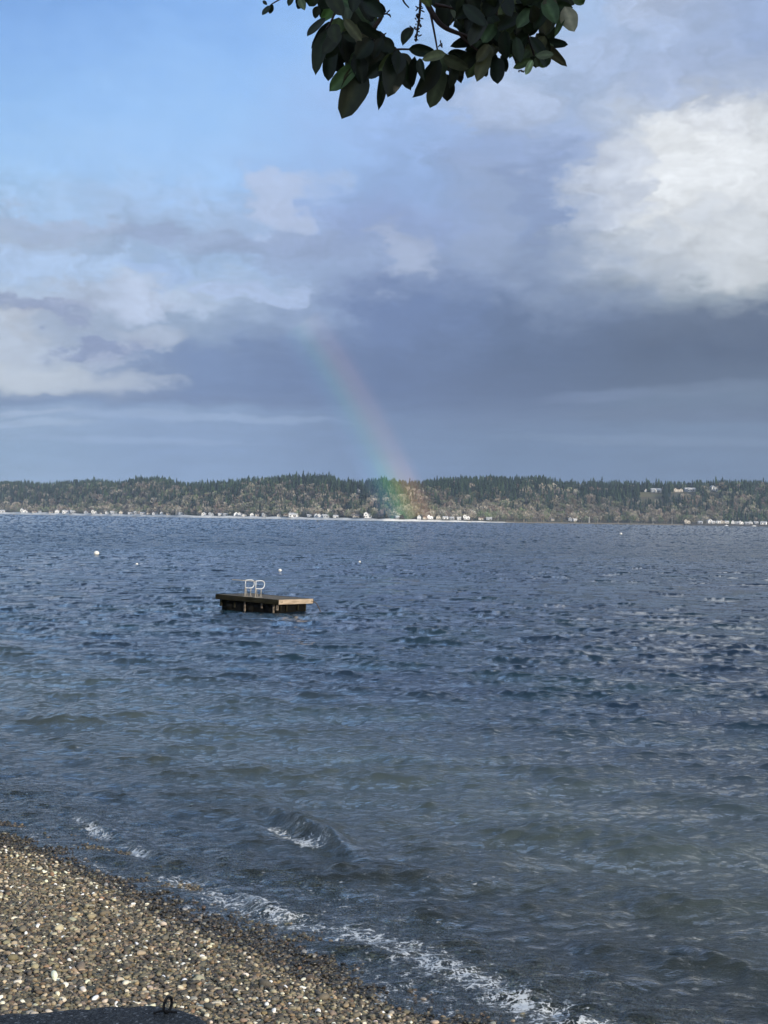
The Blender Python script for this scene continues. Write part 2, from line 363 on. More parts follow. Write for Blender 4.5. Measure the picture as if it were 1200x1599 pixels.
build_pebbles()

# ------------------------------------------------------------------ water
def build_water():
    f_r = F_PX * .64
    dep = np.concatenate([np.linspace(4 * f_r / 8.6, 60, 880), np.linspace(59.7, 1.1, 190)])     # rows even in view angle
    r = CAMH * f_r / dep
    a = np.concatenate([np.linspace(-62, -21, 42)[:-1], np.linspace(-21, 21, 930), np.linspace(21, 62, 42)[1:]]) * math.pi / 180
    Rr, A = np.meshgrid(r, a, indexing='ij')
    X = Rr * np.sin(A); Y = Rr * np.cos(A)
    X0 = X.copy(); Y0 = Y.copy()
    s, t = st_of(X0, Y0)
    dr = np.gradient(r)[:, None]; dl = (r * (42 * math.pi / 180 / 930))[:, None]
    Z = np.zeros_like(X); Zc = np.zeros_like(X); DX = np.zeros_like(X); DY = np.zeros_like(X); SX = np.zeros_like(X); SY = np.zeros_like(X); SZ = np.zeros_like(X)
    depth = np.clip(s, 0, None)
    shoal = np.clip(.26 + depth / 6.0, 0, 1); shoal_f = np.clip(.72 + depth / 5.0, 0, 1)
    patch = np.clip(1 + .24 * vnoise(X0 * .07, Y0 * .07, 21) + .15 * vnoise(X0 * .3, Y0 * .3, 22), .35, 1.9)
    g = np.random.default_rng(11); N = 130
    lam = np.geomspace(.12, 4.6, N)
    for i, L in enumerate(lam):
        k = 2 * math.pi / L
        th = g.normal(0, .62 if L > .6 else .8) + math.radians(-104)             # travelling towards the beach
        dxk, dyk = math.cos(th), math.sin(th)
        slope = .0270 * (1.25 if .8 < L < 2.4 else 1.0) * (1.5 if L < .4 else 1.0) * (1.0 if L < 2.0 else (2.0 / L) ** 1.2) * (1.0 if L > .35 else (L / .35) ** .4)
        amp = slope / k
        ph = k * (dxk * X0 + dyk * Y0) + g.uniform(0, 6.28)
        c, sn = np.cos(ph), np.sin(ph)
        A_ = amp * patch * (shoal if L > .9 else shoal_f)
        geo = np.clip((L / (2.2 * np.abs(dr))) - .4, 0, 1)
        Zc += (A_ * sn) if L > .45 else 0.0
        Z += A_ * geo * sn; DX -= .75 * A_ * geo * dxk * c; DY -= .75 * A_ * geo * dyk * c
        ka = k * A_
        SX += dxk * ka * c; SY += dyk * ka * c; SZ += .75 * ka * sn
    # troughs lie smooth, the steepness gathers round the crests
    wgt = np.clip(shoal, .3, 1) * patch; crest = .38 + 1.55 / (1 + np.exp(-(Zc / (.040 * wgt) - .5) * 2.0))
    SX *= crest; SY *= crest
    # small breakers running along the shore
    foam = np.zeros_like(X)
    def ridge(q1, q2, h, w_sea, w_sh, fo, bend=0.0, taper=1.0):
        nonlocal Z, SX, SY, foam
        a1, b1 = ground(*q1), ground(*q2)
        d = Vector((b1.x - a1.x, b1.y - a1.y)); L = d.length; d.normalize(); n_ = Vector((-d.y, d.x))
        if n_.y < 0: n_ = -n_
        al = (X0 - a1.x) * d.x + (Y0 - a1.y) * d.y; cr = (X0 - a1.x) * n_.x + (Y0 - a1.y) * n_.y
        u = al / L; cr = cr + bend * np.sin(np.pi * np.clip(u, 0, 1)) + .07 * vnoise(X0 * 2.2, Y0 * 2.2, 81)
        env = np.clip(u / .18 * taper, 0, 1) * np.clip((1 - u) / .35 * taper, 0, 1); env = env * env * (3 - 2 * env)
        env = env * (.8 + .35 * vnoise(X0 * 3, Y0 * 3, 82))
        wd = np.where(cr > 0, w_sea, w_sh); e = h * env * np.exp(-(cr / wd) ** 2)
        Z += e; ds = -2 * cr / wd ** 2 * e
        SX += ds * n_.x; SY += ds * n_.y
        foam = np.maximum(foam, fo * env * np.exp(-((cr + w_sh * 1.3) / (w_sh * 1.6)) ** 2))
        # hollow in front of the crest
        e2 = -.28 * h * env * np.exp(-((cr + 2.6 * w_sh) / (w_sh * 1.3)) ** 2); Z += e2
    ridge((405, 1262), (600, 1356), .150, .26, .10, .60)
    ridge((436, 1286), (545, 1330), .030, .10, .16, .98)
    ridge((560, 1330), (700, 1400), .06, .30, .13, 0.0)
    ridge((250, 1262), (440, 1300), .06, .26, .14, .35)
    ridge((95, 1262), (360, 1392), .070, .20, .10, 1.0)
    ridge((300, 1360), (460, 1440), .05, .2, .10, .5)
    ridge((1010, 1478), (1230, 1530), .055, .26, .09, 0.0)
    ridge((860, 1512), (1070, 1545), .035, .2, .08, 0.0)
    ridge((1080, 1556), (1250, 1580), .04, .2, .08, 0.0)
    ridge((-30, 1105), (130, 1130), .15, .5, .22, .15)
    ridge((560, 1175), (760, 1195), .09, .5, .25, 0.0)
    ridge((880, 1590), (1010, 1625), .06, .2, .1, .6)
    ridge((640, 1360), (800, 1385), .06, .3, .15, 0)
    ridge((930, 1260), (1080, 1300), .07, .4, .2, 0)
    # swash foam along the water's edge
    wob = .16 * vnoise(X0 * 1.1, Y0 * 1.1, 31)
    def pt(Xp, Yp):
        q = ground(Xp, Yp); return st_of(q.x, q.y)
    ta = pt(540, 1450)[1]; tb = pt(900, 1599)[1]; tc_ = pt(250, 1370)[1]; td = pt(0, 1300)[1]
    along = np.clip((t - ta + .9) / .9, 0, 1) * np.clip((tb + 1.2 - t) / .8, 0, 1)
    foam = np.maximum(foam, along * np.exp(-((s - .88 + wob) / .60) ** 2) * .84)
    al2 = np.clip((t - tc_ + .5) / .6, 0, 1) * np.clip((ta + .4 - t) / .6, 0, 1)
    foam = np.maximum(foam, al2 * np.exp(-((s - .60 + wob) / .45) ** 2) * .82)
    foam = np.maximum(foam, .70 * np.exp(-((s - .16 + .5 * wob) / .14) ** 2))
    foam = np.maximum(foam, .50 * np.clip(1 - s / 9, 0, 1) ** .5 * (1 + .5 * vnoise(X0 * .9, Y0 * .9, 41)))
    # far out, where whole waves fall between two rows, only the faces turned up and towards the shore are ever seen
    un = np.clip((dr - .25) / 1.5, 0, 1); rx, ry = np.sin(A), np.cos(A)
    sr = SX * rx + SY * ry; fix = (np.abs(sr) - sr) * un; SX = SX + fix * rx; SY = SY + fix * ry
    nrm = np.stack([-SX, -SY, np.maximum(1 - SZ, .3)], -1); nrm /= np.linalg.norm(nrm, axis=-1, keepdims=True)
    Zb = bed_z(X0, Y0)
    V_ = np.stack([X + DX, Y + DY, Z], -1)
    V_[..., 2] += np.where(s < 1.2, .012 * (1 + vnoise(X0 * 2, Y0 * 2, 51)) * np.clip(1.2 - s, 0, 1), 0)
    ok = s > -.9
    fc = grid_faces(len(r), len(a)); okf = ok.ravel()[fc].all(1); fc = fc[okf]
    used = np.zeros(V_.shape[0] * V_.shape[1], bool); used[fc.ravel()] = True
    remap = np.cumsum(used) - 1
    fc = remap[fc]
    return np_mesh('water', V_.reshape(-1, 3)[used], fc, None, True,
        {'wn': ('FLOAT_VECTOR', nrm.reshape(-1, 3)[used]), 'foam': ('FLOAT', foam.ravel()[used]), 'depth': ('FLOAT', np.clip(-Zb, 0, 9).ravel()[used])})
def m_water(t, out):
    co = t.n('ShaderNodeTexCoord').outputs['Object']
    wn = t.n('ShaderNodeAttribute', attribute_name='wn').outputs['Vector']
    foam = t.n('ShaderNodeAttribute', attribute_name='foam').outputs['Fac']; dep = t.n('ShaderNodeAttribute', attribute_name='depth').outputs['Fac']
    rip = t.m('ADD', t.noise(t.vm('MULTIPLY', co, (.75, 1.5, 1)), 8.5, 6, .68, .5).outputs['Fac'], t.m('MULTIPLY', t.noise(t.vm('MULTIPLY', co, (.7, 1.4, 1)), 27, 4, .6, .3).outputs['Fac'], .38))
    b = t.n('ShaderNodeBump'); b.inputs['Strength'].default_value = .8; b.inputs['Distance'].default_value = .03
    t.put(b.inputs['Height'], rip); t.put(b.inputs['Normal'], wn)
    nrm = b.outputs[0]
    fr = t.n('ShaderNodeFresnel'); fr.inputs['IOR'].default_value = 1.33; t.put(fr.inputs['Normal'], nrm)
    gl = t.n('ShaderNodeBsdfGlossy'); gl.inputs['Roughness'].default_value = .03; t.put(gl.inputs['Normal'], nrm)
    gl.inputs['Color'].default_value = (1, 1, 1, 1)
    # body colour of the deeper water, clear over the shallows
    big = t.noise(co, .16, 4, .6).outputs['Fac']
    body = t.n('ShaderNodeBsdfDiffuse'); deepc = t.mix(t.ss(big, .4, .65), (.009, .024, .048), (.014, .038, .052))
    t.put(body.inputs['Color'], t.mix(t.ss(dep, .3, 2.2), (.070, .090, .084), deepc))
    tr = t.n('ShaderNodeBsdfTransparent'); tr.inputs['Color'].default_value = (.72, .84, .84, 1)
    mx = t.n('ShaderNodeMixShader'); t.put(mx.inputs[0], t.ss(dep, .0, 1.0, .08, .97)); t.t.links.new(tr.outputs[0], mx.inputs[1]); t.t.links.new(body.outputs[0], mx.inputs[2])
    m2 = t.n('ShaderNodeMixShader'); t.put(m2.inputs[0], fr.outputs[0]); t.t.links.new(mx.outputs[0], m2.inputs[1]); t.t.links.new(gl.outputs[0], m2.inputs[2])
    # lacy foam
    dst = t.noise(co, 3.0, 4, .6); v2 = t.vm('ADD', co, t.vm('SCALE', t.vm('SUBTRACT', dst.outputs['Color'], (.5, .5, .5)), None, .5))
    vo = t.n('ShaderNodeTexVoronoi', feature='DISTANCE_TO_EDGE'); t.put(vo.inputs['Vector'], t.vm('MULTIPLY', v2, (1, 1, 0))); vo.inputs['Scale'].default_value = 7.5
    vo2 = t.n('ShaderNodeTexVoronoi', feature='DISTANCE_TO_EDGE'); t.put(vo2.inputs['Vector'], t.vm('MULTIPLY', v2, (1, 1, 0))); vo2.inputs['Scale'].default_value = 19
    lace = t.m('MAXIMUM', t.ss(vo.outputs['Distance'], .0, .16, 1, 0), t.ss(vo2.outputs['Distance'], .0, .2, .8, 0))
    blot = t.noise(co, 5.5, 6, .68).outputs['Fac']
    blot2 = t.noise(co, 17, 4, .7).outputs['Fac']
    tot = t.m('ADD', t.m('MULTIPLY', lace, .29), t.m('ADD', t.m('MULTIPLY', blot, .50), t.m('MULTIPLY', blot2, .60)))
    thr = t.m('SUBTRACT', 1.14, t.m('MULTIPLY', foam, .52))
    ff = t.ss(t.m('SUBTRACT', tot, thr), 0.0, .16)
    fl = t.noise(t.vm('MULTIPLY', co, (1, 1.5, 1)), 9, 3, .6).outputs['Fac']
    fleck = t.m('MULTIPLY', t.ss(fl, .665, .71), t.ss(foam, .22, .55))
    ff = t.m('MAXIMUM', t.m('MULTIPLY', ff, .74), t.m('MULTIPLY', fleck, .42))
    fd = t.n('ShaderNodeBsdfDiffuse'); fd.inputs['Color'].default_value = (.72, .76, .78, 1)
    fb = t.n('ShaderNodeBump'); fb.inputs['Strength'].default_value = .8; fb.inputs['Distance'].default_value = .02; t.put(fb.inputs['Height'], blot); t.put(fd.inputs['Normal'], fb.outputs[0])
    m3 = t.n('ShaderNodeMixShader'); t.put(m3.inputs[0], ff); t.t.links.new(m2.outputs[0], m3.inputs[1]); t.t.links.new(fd.outputs[0], m3.inputs[2])
    t.t.links.new(m3.outputs[0], out.inputs[0])
me = build_water(); me.materials.append(material('sea_water', m_water))
tag(link('water', me), 'choppy blue grey sea water', 'water', kind='structure')

# ------------------------------------------------------------------ far shore
SHX = [-300, 0, 300, 600, 780, 900, 1200, 1500]; SHD = [4000, 3500, 2750, 2300, 2450, 2650, 2700, 2700]
RGX = [-300,0,40,75,115,160,190,210,240,265,280,350,390,450,500,520,532,570,600,615,640,700,770,800,850,866,900,960,1000,1100,1150,1200,1500]
RGY = [752,751,752,755,749,748,752,745,744,746,753,752,746,744,742,744,750,751,749,750,754,746,742,744,742,750,751,752,753,752,751,753,756]
def azX(X): return math.atan((X - 600) / F_PX)
SHA = [azX(v) for v in SHX]; RGA = [azX(v) for v in RGX]
def shoreD(a): return np.interp(a, SHA, SHD)
def horY(X): return HOR + (X - 600) * math.tan(ROLL)
TREE_H = 19.0; HD = 270.0
def topz(a):
    X = 600 + F_PX * np.tan(a); y = np.interp(a, RGA, RGY)
    return (horY(X) - y) / F_PX * (shoreD(a) + HD * .9) + CAMH - TREE_H - 3
def hill_z(a, k):
    q = np.clip((k - 22) / (HD * .82), 0, 1); q = q * q * (3 - 2 * q) * .75 + q * .25
    x = a * 2700
    bump = 3.5 * vnoise(x * .012, k * .012, 61) + 2.0 * vnoise(x * .035, k * .035, 62)
    return np.where(k < 0, -4.0, 1.6 * np.clip(k / 8, 0, 1) + q * topz(a) + bump * np.clip((k - 30) / 60, 0, 1) * np.clip(1.3 - q, 0.15, 1))
M_hill = pbr('hill_soil', (.055, .06, .032), .95, .4, .02, col2=(.09, .075, .05))
ha = np.linspace(-.62, .62, 520); hk = np.concatenate([[-60, -8, 0, 4, 10, 16, 22], np.linspace(30, HD, 26), [330, 420, 600]])
Ak, Kk = np.meshgrid(ha, hk, indexing='xy'); D_ = (shoreD(Ak) + Kk) ; hz = hill_z(Ak, Kk)
hv = np.stack([D_ * np.tan(Ak), D_, hz], -1)
tag(link('hill', np_mesh('hill', hv.reshape(-1, 3), grid_faces(len(hk), len(ha)), M_hill, True)), 'low wooded hill along the far shore', 'hill', kind='structure')
# pale far beach, thinner and darker to the right
M_fb = pbr('far_sand', (.78, .77, .73), .9, .3, .03)
fa = np.linspace(-.3, .09, 260); bw = 1.0 * np.interp(fa, [-.3, .0, .06, .09], [1, 1, .6, .25])
fv = []
for kk, zz in ((-7, -.8), (-4, .5), (1, 3.2), (12, 3.6)):
    D2 = shoreD(fa) + kk; fv.append(np.stack([D2 * np.tan(fa), D2, np.full_like(fa, zz) * bw * D2 / 2400 * (1 + .15 * np.sin(fa * 400))], -1))
tag(link('far_beach', np_mesh('far_beach', np.stack(fv).reshape(-1, 3), grid_faces(4, len(fa)), M_fb, True)), 'pale sand strip along the far shore', 'beach', kind='structure')
# field below the hilltop houses
def hill_pt(X, Y, k=None):
    """first point of the hill surface seen at photo pixel X, Y"""
    a = azX(X); ks = np.arange(0, 420, 2.0); z = hill_z(np.full_like(ks, a), ks); D2 = shoreD(a) + ks
    yp = horY(X) - (z - CAMH) / D2 * F_PX
    j = int(np.argmax(yp <= Y)) if (yp <= Y).any() else int(np.argmin(yp))
    return Vector((D2[j] * math.tan(a), D2[j], z[j])), ks[j]

def conifer_tmpl(seed):
    g = random.Random(seed); V_, F_ = [], []
    def tri(a, b, c): 
        n = len(V_); V_.extend([a, b, c]); F_.append((n, n + 1, n + 2))
    tri((-.02, 0, 0), (.02, 0, 0), (0, 0, .5)); tri((0, -.02, 0), (0, .02, 0), (0, 0, .5))
    for T in range(9):
        z0 = .12 + T * .093; rr = .17 * (1 - z0) ** .8 + .012
        for q in range(6):
            a = q * 1.047 + g.uniform(-.4, .4) + T; r_ = rr * g.uniform(.6, 1.25); zz = z0 + g.uniform(-.03, .03)
            b = .45
            tri((0, 0, zz + .14), (r_ * math.cos(a - b), r_ * math.sin(a - b), zz - .02), (r_ * math.cos(a + b), r_ * math.sin(a + b), zz - g.uniform(0, .05)))
    return np.array(V_), np.array(F_)
def bare_tmpl(seed, n=64):
    g = random.Random(seed); V_, F_ = [], []
    def tri(a, b, c):
        m = len(V_); V_.extend([a, b, c]); F_.append((m, m + 1, m + 2))
    tri((-.025, 0, 0), (.025, 0, 0), (0, 0, .7)); tri((0, -.025, 0), (0, .025, 0), (0, 0, .7))
    for i in range(n):
        a = g.uniform(0, 6.28); ph = math.acos(g.uniform(-.7, 1)); rr = g.uniform(.55, 1) 
        c = Vector((.30 * math.sin(ph) * math.cos(a) * rr, .30 * math.sin(ph) * math.sin(a) * rr, .60 + .38 * math.cos(ph) * rr))
        # thin upswept sprays of twigs
        d = (c - Vector((0, 0, .25))).normalized(); o = d.orthogonal().normalized(); o.rotate(Matrix.Rotation(g.uniform(0, 6.28), 3, d))
        L = g.uniform(.06, .12); w_ = g.uniform(.022, .05)
        tri(tuple(c - d * L + o * w_ * .4), tuple(c + d * L + o * w_), tuple(c + d * L * .8 - o * w_))
    return np.array(V_), np.array(F_)
CT = [conifer_tmpl(i) for i in range(5)]; DT = [bare_tmpl(i + 20) for i in range(6)]
def m_tree(t, out):
    at_ = t.n('ShaderNodeAttribute', attribute_name='col').outputs['Color']
    p = t.n('ShaderNodeBsdfPrincipled'); t.put(p.inputs['Base Color'], at_); p.inputs['Roughness'].default_value = .9; p.inputs['Specular IOR Level'].default_value = .2
    tl = t.n('ShaderNodeBsdfTranslucent'); t.put(tl.inputs['Color'], at_)
    mx = t.n('ShaderNodeMixShader'); mx.inputs[0].default_value = .25; t.t.links.new(p.outputs[0], mx.inputs[1]); t.t.links.new(tl.outputs[0], mx.inputs[2])
    t.t.links.new(mx.outputs[0], out.inputs[0])
M_tree = material('far_foliage', m_tree)
g = np.random.default_rng(77)
CON = np.array([(.018,.040,.026),(.024,.048,.028),(.034,.062,.034),(.050,.085,.040)]); DEC = np.array([(.25,.225,.17),(.31,.27,.215),(.22,.21,.15),(.15,.18,.10),(.36,.33,.27),(.21,.165,.135),(.17,.19,.12)])
NTREE = 15000
ta_ = g.uniform(-.40, .40, NTREE); tk = 17 + (HD + 90 - 17) * g.random(NTREE) ** .85
tz = hill_z(ta_, tk); tD = shoreD(ta_) + tk
tX = 600 + F_PX * np.tan(ta_)
kk = (tk - 20) / HD
pc = np.clip(.08 + 1.05 * kk + .50 * vnoise(ta_ * 2700 * .010, tk * .02, 71) * 1.5, .05, .97)
pc = np.where((tX > 1130) & (tk < 90), np.maximum(pc, .6), pc)
iscon = g.random(NTREE) < pc
hgt = np.where(iscon, g.uniform(14, 25, NTREE), g.uniform(10, 18, NTREE)) * np.where(g.random(NTREE) < .05, 1.22, 1.0)
hgt *= np.clip(1 + .12 * vnoise(ta_ * 2700 * .02, tk * .02, 72), .75, 1.25)
# clearings: the field, and open ground round the hilltop houses
HILLH = [(1024,769,15,'long low white hilltop house behind a green lawn',0),(1056,767,8,'small cream hilltop house just left of the tall white gabled one',1),(1063,767,7,'tall white gabled hilltop house between the small cream house and the grey roofed one',2),(1077,767,15,'large hilltop house with grey roof, right of the tall white gabled one',0),(1115,767,12,'white hilltop house with twin gables, farthest right on the ridge',1),(1008,768,4,'tiny white shed on the hilltop beside the lawn',2),(560,769,5,'lone small white house among trees near the ridge, left of the rainbow',1),(746,792,4,'tiny pale house alone among trees halfway up the slope',2)]
HP = [hill_pt(X, Y) for X, Y, *_ in HILLH]
keep = np.ones(NTREE, bool)
ytop = horY(tX) - (tz + hgt - CAMH) / tD * F_PX
for (X, Y, wd, _, _), (p, k0) in zip(HILLH, HP):
    hw = wd * .6 + 1.5
    keep &= ~((np.abs(tX - X) < hw) & (tk < k0 + 14) & (ytop < Y - 1.0))
fld = (tX > 998) & (tX < 1036) & (ytop < 776) & (tk < HP[0][1] + 4); fld |= (tX > 1046) & (tX < 1085) & (ytop < 769.5) & (tk < HP[1][1] + 4)
keep &= ~fld
ta_, tk, tz, tD, tX, iscon, hgt, ytop = [q[keep] for q in (ta_, tk, tz, tD, tX, iscon, hgt, ytop)]
px_, py_ = tD * np.tan(ta_), tD
colr = np.where(iscon[:, None], CON[g.integers(0, len(CON), len(tk))] * (1.05 + .3 * vnoise(ta_ * 2700 * .01, tk * .02, 76))[:, None], DEC[g.integers(0, len(DEC), len(tk))] * (1.08 + .45 * vnoise(ta_ * 2700 * .012, tk * .03, 75))[:, None]) * g.uniform(.6, 1.45, (len(tk), 1))
colr = np.clip(colr, .008, .6)
# trees one can tell apart: tall conifers breaking the skyline, and bare trees standing along the shore
inview = np.abs(tX - 600) < 600
order_c = np.where(inview & iscon)[0]; prom = (np.interp(ta_[order_c], RGA, RGY) - ytop[order_c])
selc = []; 
for j in order_c[np.argsort(-prom)]:
    if all(abs(tX[j] - tX[i]) > 9 for i in selc): selc.append(j)
    if len(selc) >= 60: break
order_d = np.where(inview & ~iscon & (tk < 60))[0]; seld = []
for j in order_d[np.argsort(-hgt[order_d])]:
    if all(abs(tX[j] - tX[i]) > 9 for i in seld): seld.append(j)
    if len(seld) >= 60: break
rest = np.ones(len(tk), bool); rest[selc] = False; rest[seld] = False
def forest(name, mask, tmpls, label, wmul):
    idx = np.where(mask)[0]; vs, fs, cs = [], [], []; off = 0
    for q, (v, f) in enumerate(tmpls):
        ii = idx[q::len(tmpls)]; n = len(ii)
        a = g.uniform(0, 6.28, n); ca, sa = np.cos(a)[:, None], np.sin(a)[:, None]; h = hgt[ii][:, None]; wv = h * g.uniform(*wmul, (n, 1))
        x = (v[None, :, 0] * ca - v[None, :, 1] * sa) * wv + px_[ii][:, None]; y = (v[None, :, 0] * sa + v[None, :, 1] * ca) * wv + py_[ii][:, None]
        z = v[None, :, 2] * h + tz[ii][:, None] - .5
        vs.append(np.stack([x, y, z], -1).reshape(-1, 3)); fs.append((f[None] + (np.arange(n) * len(v))[:, None, None]).reshape(-1, 3) + off); off += n * len(v)
        sh = 1 + g.uniform(-.3, .3, (n, len(v) // 3, 1, 1)); cs.append((colr[ii][:, None, None, :] * sh * np.ones((1, 1, 3, 1))).reshape(-1, 3))
    me = np_mesh(name, np.concatenate(vs), np.concatenate(fs), M_tree, False, {'col': ('FLOAT_COLOR', np.concatenate(cs))})
    tag(link(name, me), label, 'forest', kind='stuff')
forest('conifer_forest', rest & iscon, CT, 'dark evergreen wood covering the far hill and its ridge', (.85, 1.5))
forest('bare_forest', rest & ~iscon, DT, 'grey brown leafless wood on the lower slope of the far hill', (1.1, 1.8))
def tree_protos(tm, cols, nm, wm):
    out = []
    for q, (v, f) in enumerate(tm):
        c = np.repeat(RNG.uniform(.75, 1.3, (len(v) // 3, 1)) * np.array(cols[q % len(cols)])[None], 3, 0)
        vv = v.copy(); vv[:, :2] *= wm
        crown = np_mesh(nm + '_crown', vv[6:], f[2:] - 6, M_tree, False, {'col': ('FLOAT_COLOR', c[6:])})
        trunk = np_mesh(nm + '_trunk', vv[:6], f[:2], M_tree, False, {'col': ('FLOAT_COLOR', np.full((6, 3), .06))})
        out.append((crown, trunk))
    return out
PCn = tree_protos(CT, CON, 'conifer', 1.05); PDn = tree_protos(DT, DEC * 1.15, 'bare_tree', 1.25)
def nth(n): return '%d%s' % (n, 'th' if 10 < n % 100 < 14 else {1: 'st', 2: 'nd', 3: 'rd'}.get(n % 10, 'th'))
def plant(sel, protos, name, text, cat, group):
    for n_, j in enumerate(sorted(sel, key=lambda q: tX[q])):
        cr, trk = protos[n_ % len(protos)]
        e = empty(name, (px_[j], py_[j], tz[j] - .5), random.uniform(0, 6.28)); h = hgt[j]; e.scale = (h, h, h)
        tag(e, '%s, %s of %d from the left' % (text, nth(n_ + 1), len(sel)), cat, group)
        link('crown', cr, e); link('trunk', trk, e)
plant(selc, PCn, 'conifer_tree', 'tall dark conifer breaking the skyline of the far ridge', 'conifer', 'tall conifers along the ridge')
plant(seld, PDn, 'bare_tree', 'grey brown leafless tree near the far waterline', 'tree', 'bare trees along the far shore')

# ------------------------------------------------------------------ houses
M_white = pbr('white_siding', (.88, .88, .86), .8, .08, 1.0, rnd=.14); M_cream = pbr('cream_siding', (.62, .57, .48), .8, .12, 1.0, rnd=.15)
M_greyw = pbr('grey_siding', (.42, .45, .48), .8, .15, 1.0, rnd=.2)
M_roof = pbr('dark_roof', (.12, .12, .13), .9, .3, 2.0); M_roofl = pbr('pale_roof', (.55, .56, .57), .85, .2, 2.0); M_roofb = pbr('brown_roof', (.17, .11, .08), .9, .3, 2.0)
M_glass = pbr('window_glass', (.03, .04, .05), .15, .2, 2.0); M_trim = pbr('white_trim', (.8, .8, .78), .6, .05)
M_wall = pbr('bulkhead_concrete', (.5, .49, .46), .9, .3, .5); M_wood = pbr('weathered_wood', (.16, .14, .11), .9, .3, 3.0)
def house_meshes(var, mw, mr):
    """unit houses, 12 m wide, front towards -y"""
    bm = bmesh.new(); out = {}
    W_, D2, H = 12.0, 8.0, (3.4, 5.4, 4.4)[var]
    def gable(b, cx, w2, d2, y0, z0, h, rise, alongx):
        if alongx:
            P = [(cx - w2, y0 - d2, z0), (cx + w2, y0 - d2, z0), (cx + w2, y0 + d2, z0), (cx - w2, y0 + d2, z0)]
            v = [b.verts.new(p) for p in P] + [b.verts.new((p[0], p[1], z0 + h)) for p in P] + [b.verts.new((cx - w2, y0, z0 + h + rise)), b.verts.new((cx + w2, y0, z0 + h + rise))]
            for f in ((0, 1, 5, 4), (2, 3, 7, 6), (1, 2, 6, 9, 5), (3, 0, 4, 8, 7)): b.faces.new([v[i] for i in f])
        else:
            P = [(cx - w2, y0 - d2, z0), (cx + w2, y0 - d2, z0), (cx + w2, y0 + d2, z0), (cx - w2, y0 + d2, z0)]
            v = [b.verts.new(p) for p in P] + [b.verts.new((p[0], p[1], z0 + h)) for p in P] + [b.verts.new((cx, y0 - d2, z0 + h + rise)), b.verts.new((cx, y0 + d2, z0 + h + rise))]
            for f in ((0, 1, 5, 8, 4), (1, 2, 6, 5), (2, 3, 7, 9, 6), (3, 0, 4, 7)): b.faces.new([v[i] for i in f])
    def roof(b, cx, w2, d2, y0, z0, rise, alongx, ov=.5, th=.25):
        if alongx: sec = [(-d2 - ov, -ov * rise / d2), (0, rise), (d2 + ov, -ov * rise / d2)]; L = w2 + ov
        else: sec = [(-w2 - ov, -ov * rise / w2), (0, rise), (w2 + ov, -ov * rise / w2)]; L = d2 + ov
        vs = []
        for e in (-L, L):
            for dz in (.02, th):
                for q, z in sec: vs.append(b.verts.new((cx + e, y0 + q, z0 + z + dz) if alongx else (cx + q, y0 + e, z0 + z + dz)))
        for f in ((0, 1, 7, 6), (1, 2, 8, 7), (3, 9, 10, 4), (4, 10, 11, 5), (0, 3, 4, 1), (1, 4, 5, 2), (6, 7, 10, 9), (7, 8, 11, 10), (0, 6, 9, 3), (2, 5, 11, 8)): b.faces.new([vs[i] for i in f])
    wl = bmesh.new(); rf = bmesh.new(); wins = []
    if var == 0:
        gable(wl, 0, 6, 4, 0, 0, H, 1.8, True); roof(rf, 0, 6, 4, 0, H, 1.8, True)
        gable(wl, -2.5, 2.2, 1.2, -5.1, 0, H - .3, 1.4, False); roof(rf, -2.5, 2.2, 1.2, -5.1, H - .3, 1.4, False)
        wins = [(-2.5, -6.33, 1.6, 1.7, 1.5), (1.2, -4.03, 1.6, 1.6, 1.5), (4.0, -4.03, 1.6, 1.6, 1.5)]
    elif var == 1:
        gable(wl, -2.8, 3.1, 4, 0, 0, H, 2.3, False); roof(rf, -2.8, 3.1, 4, 0, H, 2.3, False)
        gable(wl, 3.15, 2.7, 3.2, .6, 0, H - 1.6, 2.0, False); roof(rf, 3.15, 2.7, 3.2, .6, H - 1.6, 2.0, False)
        wins = [(-4.1, -4.03, 1.3, 1.6, 1.4), (-1.6, -4.03, 1.3, 1.6, 1.4), (-2.8, -4.03, 1.6, 4.2, 1.4), (3.1, -2.63, 2.2, 1.7, 1.6)]
    else:
        gable(wl, 0, 5, 4, 0, 0, H, 3.0, False); roof(rf, 0, 5, 4, 0, H, 3.0, False)
        wins = [(-2.4, -4.03, 1.6, 1.8, 1.5), (2.4, -4.03, 1.6, 1.8, 1.5), (0, -4.03, 1.8, 4.7, 1.3)]
    def fin(b, mat, nm):
        bmesh.ops.recalc_face_normals(b, faces=b.faces); m = bpy.data.meshes.new(nm); b.to_mesh(m); b.free(); m.materials.append(mat); return m
    chm = bmesh.new(); bm_box(chm, (1.2, .6, H + (1.9, 1.0, 2.8)[var]), (.7, .7, 1.6))
    drm = bmesh.new(); dxx, dyy = ((3.0 - .4, -4.05), (-5.2, -4.05), (0, -4.05))[var]; bm_box(drm, (dxx, dyy, 1.05), (.95, .1, 2.1))
    wm = []
    for (x, y, wd, z, h) in wins:
        b1 = bmesh.new(); bm_box(b1, (x, y, z), (wd, .14, h)); wm.append(fin(b1, M_glass, 'window'))
    return {'wall': fin(wl, mw, 'wall'), 'roof': fin(rf, mr, 'roof'), 'chimney': fin(chm, M_roofb, 'chimney'), 'door': fin(drm, M_roofb, 'door'), 'windows': wm}
KINDS = [('white', 'dark roof', M_white, M_roof), ('white', 'pale roof', M_white, M_roofl), ('cream', 'brown roof', M_cream, M_roofb), ('grey', 'pale roof', M_greyw, M_roofl), ('cream', 'dark roof', M_cream, M_roof)]
HC = {}
